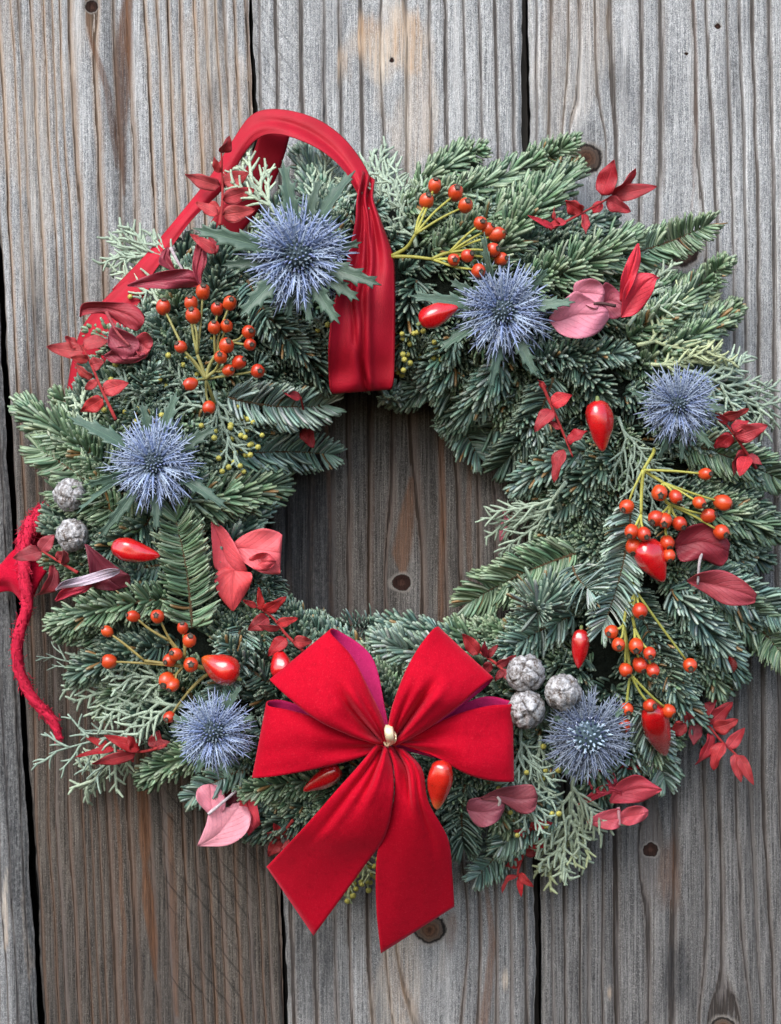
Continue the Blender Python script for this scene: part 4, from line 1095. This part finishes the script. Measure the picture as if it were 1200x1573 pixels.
pepper((436, 1044), (428, 996), 38, 'red pepper peeking out above the left corner of the bow', seed=10, lift=30)
pepper((1128, 1030), (1120, 1008), 19, 'tiny red pepper at the right edge of the fir', (.5, .01, .01), seed=11, lift=30)

# ------------------------------------------------------------------ grey cones
def cone(c, r, lab, lift=40, seed=0, tone=1):
    rng = np.random.default_rng(seed + 300)
    C0 = np.array([c[0], c[1], max(30, float(height(*c)) + lift)])
    o_ = MB()
    nu, nv = 46, 30
    n0 = 13
    ctr = []
    for k in range(n0):
        z = 1 - 2 * (k + .5) / n0; a = k * 2.39996 + seed
        ctr.append([math.sqrt(1 - z * z) * math.cos(a), math.sqrt(1 - z * z) * math.sin(a), z])
    ctr = nrm(np.array(ctr) + rng.normal(0, .1, (n0, 3)))
    b = np.linspace(0, PI, nv); a = np.arange(nu) * 2 * PI / nu
    D = np.array([[math.sin(v) * math.cos(u), math.sin(v) * math.sin(u), math.cos(v)] for v in b for u in a])
    ds = np.sort(np.arccos(np.clip(D @ ctr.T, -1, 1)), 1)
    gap = ds[:, 1] - ds[:, 0]
    gro = 1 - sstep(.0, .17, gap)
    nz = vnoise(D[:, 0] * 5 + 20, D[:, 1] * 5 + D[:, 2] * 4 + 20, seed) + .5 * vnoise(D[:, 0] * 13 + 50, D[:, 1] * 13 + D[:, 2] * 11 + 50, seed)
    rr = r * (1 - .10 * gro + .07 * np.exp(-(ds[:, 0] / .12) ** 2) + .17 * (nz - .75))
    i, j = np.meshgrid(np.arange(nv - 1), np.arange(nu), indexing='ij')
    Q = np.stack([i * nu + j, i * nu + (j + 1) % nu, (i + 1) * nu + (j + 1) % nu, (i + 1) * nu + j], -1).reshape(-1, 4)
    o_.add(C0 + D * rr[:, None] * np.array([1, 1.02, 1]), Q, None, (1, 1, 1))
    t = thing('cypress_cone', lab, 'cone', C0, 'grey cypress cones on the wreath')
    o_.build('cone_body', M['cone'], t, attrs={'groove': gro * (.6 + .4 * rng.random())})
    m2 = MB()
    tube(m2, catmull([C0 + np.array([0, 0, -r * .8]), C0 + np.array([3, 5, -r * 1.3]), C0 + np.array([6, 10, -r * 1.9])], 5), [3, 2.8, 2.6, 2.4, 2.2], 6, (.14, .10, .07))
    m2.build('stalk', M['twig'], t)
cone((808, 1035), 29, 'grey frosted round cone beside the right bow loop, upper of two', 44, 1)
cone((865, 1064), 28, 'grey frosted round cone standing apart to the right, above the dark thistle', 46, 2)
cone((808, 1090), 29, 'grey frosted round cone touching the right bow loop, lower of two', 42, 3)
cone((107, 760), 25, 'grey round cone at the left edge, upper of two', 22, 4)
cone((111, 822), 25, 'grey round cone at the left edge, lower of two', 22, 5)

# ------------------------------------------------------------------ preserved broad leaves
def zz(x, y, l): return max(20, float(height(x, y)) + l)
def leafset(name, lab, at, lofts, stem=None, lift=46, stemcol=(.45, .40, .38)):
    """broad leaves on one stalk; each leaf = (tint, bulge, [stations (ax, ay, al, bx, by, bl)])"""
    base = float(height(*at)) + lift
    o = thing(name, lab, 'leaves', (at[0], at[1], max(20, base)), 'broad red and pink preserved leaves')
    for (tint, bulge, sts) in lofts:
        st = [(s[0], s[1], max(22, base + s[2]), s[3], s[4], max(22, base + s[5])) for s in sts]
        mb = MB()
        loft(mb, st, 30, 17, bulge * .25, c=np.minimum(np.array(tint) * np.array([1.32, 1.22, 1.3]), .85), rip=2.4, pk=.8, curl=7)
        mb.build('leaf', M['big_leaf'], o, thick=.5)
    if stem:
        mb = MB()
        P = catmull([(x, y, max(20, base + l)) for x, y, l in stem], 10)
        tube(mb, P, np.linspace(2.8, 2.0, 10), 7, stemcol)
        mb.build('stalk', M['twig'], o)
    return o
DR, PK, MV, RR = (.24, .030, .048), (.55, .105, .115), (.30, .085, .115), (.42, .03, .05)
leafset('broad_leaf_cluster', 'dusky red leaves with a turned edge under the satin ribbon, upper left', (262, 420),
        [((.26, .04, .06), 6, [(196, 437, 2, 196, 440, 2), (222, 425, 10, 222, 442, 4), (255, 416, 14, 258, 444, 6), (290, 414, 10, 292, 442, 2), (310, 428, 0, 309, 440, -2)]),
         ((.32, .05, .07), 4, [(308, 445, 8, 310, 446, 8), (296, 412, 14, 310, 425, 6), (300, 380, 16, 318, 400, 6), (308, 366, 10, 316, 372, 6)]),
         ((.22, .035, .05), 3, [(268, 418, -4, 272, 420, -6), (245, 405, -2, 262, 396, -8), (248, 388, -6, 264, 382, -10), (256, 380, -10, 258, 380, -12)])], [(262, 380, 4), (272, 400, 8), (281, 415, 8)], 50, (.5, .42, .45))
leafset('broad_leaf_cluster', 'rounded dark pink leaves on the satin ribbon at the left edge', (180, 510),
        [((.30, .035, .045), 5, [(122, 486, 4, 124, 488, 2), (128, 466, 10, 130, 484, 6), (165, 464, 14, 160, 482, 8), (205, 468, 12, 190, 500, 6), (222, 488, 8, 208, 508, 4), (216, 505, 4, 214, 506, 4)]),
         ((.27, .05, .07), 5, [(168, 506, 0, 168, 508, 0), (176, 502, 6, 166, 530, 0), (205, 515, 10, 180, 545, -2), (215, 530, 6, 190, 552, -2), (205, 548, -2, 203, 550, -2)]),
         ((.36, .05, .06), 4, [(205, 520, -2, 206, 526, -2), (222, 510, 2, 212, 545, -4), (234, 520, 2, 222, 552, -6), (235, 532, -2, 233, 535, -2)]),
         ((.24, .04, .055), 4, [(160, 545, -8, 160, 548, -8), (185, 532, -2, 175, 558, -8), (215, 538, 2, 205, 558, -6), (226, 545, -4, 225, 548, -4)])], [(163, 478, 12), (180, 510, 12), (200, 532, 10)], 54, (.38, .08, .09))
leafset('broad_leaf_cluster', 'bright pink cluster of three pointed leaves at the left of the opening', (372, 868),
        [((.66, .10, .115), 7, [(324, 800, 14, 325, 798, 14), (326, 840, 10, 348, 815, 14), (330, 872, 8, 368, 850, 12), (350, 880, 4, 380, 876, 4), (372, 884, 0, 376, 884, 0)]),
         ((.70, .125, .135), 8, [(350, 842, 2, 352, 846, 2), (374, 822, 6, 372, 862, 8), (402, 812, 10, 402, 880, 10), (425, 816, 8, 428, 882, 4), (434, 822, 4, 430, 878, 0)]),
         ((.58, .075, .08), 7, [(350, 870, 6, 372, 880, 6), (334, 878, 10, 386, 880, 10), (330, 896, 12, 386, 896, 12), (340, 920, 10, 374, 918, 10), (357, 939, 6, 359, 939, 6)]),
         ((.52, .07, .08), 3, [(382, 858, 16, 384, 862, 16), (396, 850, 20, 392, 874, 16), (412, 850, 20, 410, 876, 16), (424, 862, 14, 423, 866, 14)])], None, 36)
leafset('broad_leaf_cluster', 'dark mauve leaves with a whitish underside right of the wool yarn', (150, 890),
        [((.44, .40, .44), 3, [(85, 905, 8, 86, 908, 8), (98, 893, 14, 92, 905, 10), (130, 884, 16, 128, 900, 10), (165, 874, 16, 168, 888, 8), (184, 874, 10, 184, 880, 8)]),
         ((.14, .022, .035), 5, [(130, 836, 2, 134, 836, 2), (136, 865, 0, 165, 860, 4), (140, 895, -2, 190, 878, 2), (150, 905, -6, 200, 885, -4), (175, 908, -8, 200, 900, -8)]),
         ((.42, .035, .06), 3, [(84, 922, 0, 86, 924, 0), (96, 906, 6, 104, 918, 4), (125, 900, 4, 130, 910, 0), (142, 896, -2, 142, 900, -4)])], None, 40)
leafset('broad_leaf_cluster', 'mauve two lobed leaf and bright red folded leaf at the upper right', (930, 470),
        [((.46, .17, .22), 6, [(842, 490, 4, 844, 494, 4), (856, 472, 10, 862, 514, 6), (882, 448, 14, 890, 520, 10), (900, 455, 16, 918, 512, 10), (922, 468, 14, 934, 492, 8), (934, 476, 10, 936, 484, 8)]),
         ((.46, .17, .215), 5, [(880, 452, 2, 884, 458, 2), (884, 434, 8, 895, 466, 6), (908, 428, 10, 915, 474, 8), (924, 436, 8, 925, 470, 8), (930, 450, 4, 928, 460, 4)]),
         ((.30, .07, .10), 4, [(922, 462, -2, 920, 475, -2), (930, 434, 2, 940, 490, -2), (952, 450, 0, 955, 486, -4), (960, 474, -6, 960, 480, -6)]),
         ((.50, .035, .055), 5, [(954, 486, 2, 955, 488, 2), (958, 446, 10, 978, 482, 2), (974, 422, 16, 1000, 455, 6), (1000, 420, 12, 1008, 432, 8), (1012, 426, 6, 1013, 428, 6)]),
         ((.56, .03, .05), 4, [(952, 462, 12, 958, 466, 10), (954, 430, 20, 974, 432, 12), (964, 400, 22, 984, 402, 14), (979, 374, 18, 982, 374, 18)])], [(946, 470, 8), (925, 466, 14), (912, 466, 16)], 52, (.10, .05, .05))
leafset('broad_leaf_cluster', 'pale pink heart shaped leaf with a white stalk hanging under the lowest left thistle', (350, 1240),
        [((.78, .30, .34), 8, [(303, 1299, 0, 306, 1300, 0), (316, 1268, 8, 348, 1299, 4), (322, 1246, 10, 376, 1282, 8), (334, 1238, 8, 386, 1258, 10), (350, 1240, 6, 382, 1242, 8), (358, 1234, 4, 370, 1232, 6)]),
         ((.78, .26, .31), 6, [(322, 1252, 4, 340, 1250, 6), (304, 1232, 8, 346, 1240, 8), (302, 1216, 8, 346, 1224, 8), (310, 1207, 4, 336, 1209, 4), (322, 1204, 0, 325, 1204, 0)]),
         ((.55, .06, .08), 5, [(378, 1205, 12, 380, 1204, 12), (368, 1232, 10, 392, 1225, 8), (374, 1262, 8, 400, 1262, 2), (382, 1284, 4, 402, 1264, 0)]),
         ((.14, .015, .03), 3, [(330, 1200, -14, 380, 1180, -16), (340, 1222, -14, 386, 1210, -14), (352, 1238, -16, 390, 1238, -18)])], [(320, 1251, 18), (345, 1230, 20), (376, 1204, 14)], 24, (.60, .52, .55))
leafset('broad_leaf_cluster', 'pair of dusky plum leaves right of the bow, at the bottom', (768, 1232),
        [((.235, .065, .085), 6, [(716, 1240, 0, 717, 1243, 0), (722, 1228, 6, 728, 1264, 2), (745, 1224, 10, 742, 1271, 4), (768, 1226, 10, 764, 1262, 4), (776, 1236, 6, 775, 1244, 4)]),
         ((.20, .05, .06), 5, [(738, 1225, 12, 740, 1228, 12), (765, 1212, 16, 770, 1232, 12), (795, 1206, 14, 800, 1250, 6), (818, 1206, 8, 820, 1246, 2), (826, 1222, 2, 826, 1228, 2)])], [(766, 1238, 8), (768, 1230, 14), (764, 1224, 14)], 46, (.5, .45, .42))
leafset('broad_leaf_cluster', 'rosy red layered leaves under the dark thistle at the lower right', (945, 1225),
        [((.50, .065, .085), 6, [(936, 1230, 6, 938, 1234, 4), (948, 1204, 12, 952, 1234, 6), (978, 1190, 14, 985, 1232, 4), (1004, 1204, 8, 1008, 1220, 2), (1017, 1212, 2, 1017, 1214, 2)]),
         ((.46, .05, .07), 5, [(887, 1236, 6, 888, 1238, 6), (905, 1220, 10, 905, 1232, 6), (930, 1205, 12, 935, 1220, 8), (956, 1214, 8, 955, 1222, 6)]),
         ((.52, .10, .125), 5, [(902, 1262, 0, 903, 1265, 0), (922, 1248, 6, 930, 1274, 0), (950, 1242, 8, 950, 1272, 2), (954, 1250, 4, 954, 1262, 2)]),
         ((.52, .10, .12), 5, [(950, 1250, 2, 951, 1264, 0), (965, 1240, 6, 966, 1268, 0), (985, 1238, 6, 986, 1262, 0), (996, 1244, 2, 996, 1252, 0)]),
         ((.44, .05, .075), 4, [(895, 1190, 2, 897, 1196, 2), (912, 1180, 6, 915, 1218, 2), (940, 1185, 6, 940, 1215, 2), (950, 1205, 0, 950, 1210, 0)]),
         ((.34, .02, .03), 3, [(950, 1172, -10, 952, 1180, -10), (975, 1166, -6, 975, 1182, -8), (994, 1174, -10, 994, 1180, -10)])], [(950, 1240, 8), (951, 1255, 8), (952, 1268, 6)], 58, (.6, .3, .32))
leafset('broad_leaf_cluster', 'dark red leaves on a grey stalk under the right rose hips', (1078, 850),
        [((.20, .022, .032), 6, [(1036, 832, 4, 1037, 840, 2), (1048, 814, 8, 1046, 862, 2), (1078, 804, 10, 1078, 860, 6), (1106, 812, 8, 1106, 870, 2), (1122, 836, 2, 1118, 860, 0)]),
         ((.27, .045, .055), 5, [(1054, 892, 0, 1056, 894, 0), (1076, 880, 8, 1078, 908, 2), (1110, 876, 10, 1112, 928, 4), (1142, 892, 6, 1144, 930, 0), (1163, 912, 2, 1160, 926, 0)])], [(1078, 850, 10), (1074, 868, 12), (1072, 898, 8)], 36, (.40, .36, .37))

# ------------------------------------------------------------------ twigs of small pointed red leaves
def redtwig(lab, stem, leaves, lift=42, tint=(.42, .022, .028), seed=0, stemcol=(.30, .03, .03)):
    rng = np.random.default_rng(seed + 500)
    P = [np.array([x, y, zz(x, y, lift)]) for x, y in stem]
    o = thing('red_leaf_twig', lab, 'leaf twig', P[0], 'twigs of small pointed red leaves')
    C = catmull(P, 20)
    mb = MB(); tube(mb, C, np.linspace(3, 1.6, 20), 6, stemcol); mb.build('stem', M['twig'], o)
    for (bx, by, tx, ty, wd, *rl) in leaves:
        k = int(np.argmin(np.hypot(C[:, 0] - bx, C[:, 1] - by)))
        b = np.array([bx, by, C[k, 2] + 2]); t = np.array([tx, ty, max(22, C[k, 2] + rng.normal(6, 9))])
        mb = MB()
        tn = np.array(tint) * (.75 + .55 * rng.random()) * (1 + .08 * rng.normal(0, 1, 3))
        tn[1:] += .02 * rng.random()
        blade(mb, b, t, wd, 'ovate', (rl[0] if rl else rng.normal(0, .45)), rng.normal(.08, .09), .26, np.clip(tn, .005, .7), 13, 7, rng.normal(.03, .14), wav=.09)
        mb.build('leaf', M['red_leaf'], o, thick=.4)
redtwig('red leaf twig lying on the left side of the satin arch', [(338, 345), (342, 300), (340, 225)],
        [(338, 285, 284, 268, 26), (341, 235, 352, 208, 20), (343, 280, 384, 266, 26), (342, 306, 388, 288, 26), (338, 318, 312, 326, 24), (342, 330, 392, 322, 28), (338, 265, 330, 240, 14), (335, 330, 300, 310, 18), (332, 388, 292, 362, 18), (330, 392, 322, 362, 14)], 84, (.46, .028, .035), 1)
redtwig('red leaf twig crossing the lower satin ribbon at the left edge', [(178, 645), (155, 595), (138, 555), (125, 530)],
        [(128, 540, 72, 532, 26), (127, 532, 170, 524, 26), (118, 532, 98, 518, 18), (136, 552, 108, 548, 16), (140, 560, 160, 556, 22), (143, 580, 112, 560, 18), (158, 600, 197, 588, 26), (158, 612, 124, 632, 26), (150, 585, 128, 600, 14)], 56, (.46, .032, .035), 2)
redtwig('bright red leaf twig pointing right by the plank knot at the upper right', [(845, 352), (880, 335), (940, 302)],
        [(925, 300, 948, 246, 34), (940, 300, 976, 258, 26), (940, 300, 1010, 286, 26), (932, 305, 970, 324, 26), (925, 310, 908, 334, 16), (895, 325, 870, 306, 30), (898, 328, 898, 360, 18), (870, 340, 838, 350, 16), (860, 345, 850, 318, 14), (850, 350, 815, 330, 10)], 55, (.52, .022, .035), 3)
redtwig('red leaf twig left of the upright pepper', [(832, 588), (850, 630), (868, 672), (880, 702)],
        [(850, 630, 822, 664, 24), (848, 622, 878, 606, 26), (862, 660, 840, 650, 14), (872, 680, 904, 664, 26), (866, 690, 844, 736, 26), (838, 598, 826, 584, 12)], 55, (.46, .02, .03), 4)
redtwig('red leaf twig at the far right edge beside the compact thistle', [(1162, 720), (1140, 685), (1122, 660), (1110, 645)],
        [(1118, 650, 1098, 632, 14), (1108, 640, 1150, 626, 20), (1128, 670, 1180, 652, 30), (1126, 662, 1150, 644, 22), (1125, 668, 1096, 690, 24), (1142, 690, 1120, 722, 24), (1148, 700, 1138, 738, 24), (1150, 698, 1170, 716, 14)], 52, (.44, .025, .035), 5)
redtwig('large red leaf twig hanging over the right plank at the lower right', [(1040, 1110), (1078, 1108), (1110, 1140), (1145, 1172)],
        [(1088, 1112, 1124, 1076, 28), (1095, 1118, 1134, 1104, 26), (1080, 1105, 1100, 1070, 20), (1092, 1126, 1073, 1176, 28), (1112, 1140, 1100, 1184, 28), (1128, 1158, 1138, 1202, 20), (1135, 1160, 1158, 1206, 18), (1118, 1150, 1144, 1118, 20), (1070, 1110, 1062, 1146, 24), (1055, 1112, 1030, 1128, 22), (1060, 1106, 1050, 1088, 16)], 36, (.46, .03, .04), 6)
redtwig('curled red leaf twig above the left bow loop', [(466, 1000), (440, 975), (415, 945), (378, 925)],
        [(402, 938, 396, 902, 12), (405, 938, 440, 918, 20), (412, 948, 380, 968, 26), (425, 958, 458, 950, 16), (430, 965, 395, 958, 12), (440, 980, 412, 1008, 22), (450, 985, 480, 985, 20), (395, 932, 372, 922, 10)], 40, (.45, .018, .022), 7)
redtwig('veined red leaf twig in front of the wool yarn at the left edge', [(120, 880), (90, 862), (62, 845)],
        [(64, 848, 20, 858, 26), (82, 868, 52, 912, 28), (62, 846, 84, 822, 24), (88, 860, 106, 850, 22), (100, 868, 98, 845, 14)], 36, (.34, .03, .04), 8)
redtwig('deep red leaf twig below the large silvery cypress at the lower left', [(255, 1145), (215, 1155), (150, 1150)],
        [(215, 1152, 160, 1130, 20), (208, 1158, 140, 1172, 20), (180, 1150, 116, 1160, 12), (170, 1150, 132, 1132, 14), (235, 1150, 244, 1122, 22), (210, 1150, 196, 1130, 22), (240, 1148, 262, 1140, 16), (195, 1155, 205, 1172, 14)], 34, (.34, .012, .018), 9)
redtwig('red leaf twig hanging below the plum leaves at the bottom', [(818, 1265), (808, 1300), (796, 1338), (798, 1350)],
        [(810, 1290, 838, 1302, 22), (805, 1305, 780, 1292, 16), (806, 1312, 834, 1300, 18), (800, 1320, 776, 1332, 18), (797, 1345, 770, 1370, 16), (798, 1348, 801, 1378, 10), (797, 1342, 820, 1362, 14), (812, 1280, 790, 1276, 16), (815, 1270, 850, 1264, 16)], 34, (.44, .016, .02), 10)
redtwig('dark red leaf twig behind the left bow tail', [(450, 1260), (432, 1285), (425, 1300)],
        [(432, 1285, 406, 1276, 20), (430, 1290, 412, 1316, 22), (435, 1285, 446, 1270, 18), (430, 1280, 420, 1262, 12), (440, 1290, 450, 1310, 20)], 20, (.28, .012, .016), 11)
redtwig('dark red leaf twig right of the upper bow loop, above the cones', [(790, 1048), (765, 1022), (735, 1000), (718, 985)],
        [(735, 1005, 711, 974, 22), (745, 1010, 765, 990, 12), (762, 1022, 794, 1012, 16), (770, 1030, 800, 1050, 14), (755, 1018, 740, 1036, 16), (748, 1010, 745, 985, 14), (775, 1030, 760, 1046, 12)], 44, (.30, .012, .02), 12)
redtwig('two red leaf tips showing at the left inner edge beneath the pale fir sprig', [(450, 640), (470, 655), (462, 610)],
        [(468, 655, 484, 688, 24), (462, 612, 434, 600, 14)], 44, (.40, .015, .025), 13)
redtwig('faint pink leaf tip at the right side of the opening', [(800, 800), (785, 795), (775, 798)], [(780, 795, 768, 832, 14), (778, 795, 776, 780, 10)], -40, (.42, .09, .13), 14)

# ------------------------------------------------------------------ velvet bow
bow = thing('velvet_bow', 'large red velvet bow with four loops and two tails at the bottom', 'bow', (598, 1140, 215))
K = 226
def bowpart(name, st, n, m, bulge, pleat, rip=0, pk=1, flip=False, crease=()):
    mb = MB()
    s2 = [(a, b, K + c, d, e, K + f) for a, b, c, d, e, f in st]
    loft(mb, s2, n, m, bulge, pleat, rip=rip, pk=pk, flip=flip, crease=crease)
    return mb.build(name, [M['velvet'], M['velvet_back']], bow, thick=1.8, moff=1)

# each loop runs from the knot along its front, round the fold and back behind to the knot
bowpart('loop', [(588, 1150, 2, 578, 1138, 0), (545, 1166, 12, 535, 1122, 14), (480, 1182, 20, 480, 1101, 22), (425, 1192, 16, 440, 1090, 14), (392, 1195, 2, 412, 1084, 0), (394, 1193, -26, 416, 1076, -28), (440, 1180, -40, 450, 1080, -44), (540, 1160, -30, 545, 1120, -30), (590, 1148, -12, 590, 1136, -12)],
        72, 26, [0, 7, 12, 8, 0, -2, 0, 0, 0], (10, 1.8, 1, .30), 2.5, 1.2)
bowpart('loop', [(594, 1142, 4, 612, 1142, 3), (652, 1120, 16, 668, 1162, 14), (706, 1096, 24, 716, 1188, 22), (752, 1084, 14, 755, 1199, 14), (783, 1082, 0, 786, 1201, 0), (781, 1076, -28, 782, 1196, -26), (735, 1072, -44, 735, 1180, -40), (650, 1115, -30, 650, 1160, -30), (602, 1136, -12, 605, 1148, -12)],
        72, 26, [0, 6, 12, 8, 0, -2, 0, 0, 0], (10, 1.8, 1, .30), 2.5, 1.1)
bowpart('loop', [(582, 1144, 10, 596, 1140, 10), (540, 1130, 34, 588, 1106, 30), (488, 1106, 48, 566, 1058, 42), (444, 1072, 38, 540, 1008, 30), (416, 1046, 16, 508, 972, 12), (424, 1050, -14, 522, 970, -18), (470, 1080, -20, 572, 1010, -26), (540, 1120, -10, 592, 1090, -14), (590, 1140, -4, 600, 1134, -4)],
        72, 28, [0, 12, 22, 14, 0, -2, 0, 0, 0], (17, 1.35, 1, .34), 2, 1.0, crease=[(.5, .62, .09, -20, .04, .36), (.75, .8, .06, -8, .02, .3)])
bowpart('loop', [(596, 1142, 12, 606, 1146, 10), (600, 1098, 36, 652, 1122, 34), (618, 1044, 48, 700, 1088, 46), (640, 1000, 38, 732, 1060, 36), (666, 966, 14, 756, 1042, 14), (674, 972, -16, 752, 1050, -14), (650, 1030, -24, 716, 1080, -20), (618, 1090, -14, 660, 1120, -12), (600, 1136, -4, 610, 1142, -4)],
        72, 28, [0, 12, 24, 14, 0, -2, 0, 0, 0], (17, 1.3, 1, .34), 2, 1.0, crease=[(.5, .45, .09, -18, .04, .36), (.25, .2, .06, -8, .02, .3)])
bowpart('tail', [(580, 1142, 8, 598, 1150, 10), (552, 1176, 24, 603, 1180, 30), (512, 1220, 28, 604, 1224, 34), (468, 1270, 6, 592, 1282, 8), (410, 1331, -80, 548, 1352, -60), (410, 1331, -82, 482, 1437, -115)][:4] + [(436, 1304, -35, 560, 1330, -30), (410, 1331, -78, 482, 1437, -112)],
        56, 26, [0, 10, 14, 8, 3, 0], (18, 1.5, 1, .5), 2, .9, flip=True, crease=[(.55, .5, .07, -13, .03, .55), (.3, .2, .06, -7, .05, .8)])
bowpart('tail', [(596, 1146, 4, 620, 1150, 6), (606, 1184, 14, 648, 1182, 20), (604, 1236, 16, 658, 1232, 22), (580, 1308, -12, 688, 1288, -14), (578, 1390, -70, 695, 1346, -60), (585, 1464, -125, 698, 1392, -100)],
        56, 26, [0, 8, 12, 8, 4, 0], (18, 1.5, 1, .5), 2, .9, flip=True, crease=[(.4, .5, .07, -13, .03, .5), (.7, .8, .06, -7, .05, .8)])
mb = MB()
for k, (r0, a) in enumerate([(15, 0), (15, .25), (14, -.25)]):
    pts = []
    for u in np.linspace(0, 2 * PI, 22):
        pts.append((599 + 4 * k - 4 + 5 * math.cos(u), 1133 + (13 - 2 * k) * math.sin(u), K + 28 + 15 * math.cos(u)))
    tube(mb, pts, 1.9, 6, (1, 1, 1))
mb.build('gold_tie', M['gold'], bow)
mb = MB()
loft(mb, [(593, 1114, K + 40, 602, 1114, K + 40), (591, 1121, K + 48, 604, 1121, K + 48), (593, 1134, K + 48, 605, 1134, K + 48), (597, 1142, K + 36, 604, 1142, K + 36)], 12, 8, 3)
mb.build('gold_clasp', M['gold'], bow, thick=2)

# ------------------------------------------------------------------ felt piece and wool yarn at the left
felt = thing('felt_ribbon_end', 'red felt ribbon end sticking out past the left edge', 'ribbon', (50, 850, 40))
mb = MB()
loft(mb, [(70, 792, 48, 84, 860, 50), (44, 822, 60, 62, 893, 62), (18, 848, 62, 42, 930, 58), (-4, 872, 52, 18, 908, 48), (-40, 890, 40, -20, 915, 40)], 40, 16, 6, rip=4, pk=1)
mb.build('felt_band', M['felt'], felt, thick=3)

yarn = thing('wool_yarn', 'fuzzy red wool yarn hanging down the left plank', 'yarn', (60, 790, 40))
rng = np.random.default_rng(9)
yp = catmull([(66, 780, 40), (50, 806, 70), (36, 838, 82), (38, 885, 84), (42, 930, 78), (27, 985, 60), (30, 1030, 44), (50, 1072, 34), (78, 1103, 28), (93, 1136, 22)], 70)
mb = MB()
rad = np.interp(np.linspace(0, 1, 70), [0, .1, .25, .5, .9, 1], [9, 14, 11, 9.5, 8.5, 6])
for k in range(3):
    ph = np.linspace(0, 26, 70) + k * 2 * PI / 3
    T, N, B = frames(yp)
    q = yp + (np.cos(ph)[:, None] * N + np.sin(ph)[:, None] * B) * rad[:, None] * .35
    tube(mb, q, rad * .66, 9, (.60, .025, .065), .25, rng)
mb.build('strand', M['wool'], yarn)
mb = MB()
for k in range(1500):
    i = rng.integers(0, 69) if rng.random() < .8 else rng.integers(2, 14)
    p = yp[i] + rng.normal(0, 1, 3) * 2
    d = nrm(rng.normal(0, 1, 3)); r = rad[i]
    t = nrm(yp[min(69, i + 1)] - yp[max(0, i - 1)])
    ln = r * (.35 + .75 * rng.random())
    a = p + d * r * .7
    mid = a + d * ln * .35 + t * ln * rng.normal(0, .7)
    tube(mb, [a, mid, mid + nrm(d + rng.normal(0, 1, 3) + .6 * t) * ln * .6], [.75, .55, .35], 3, (.62, .04, .085))
mb.build('fuzz', M['wool'], yarn, kind='stuff')
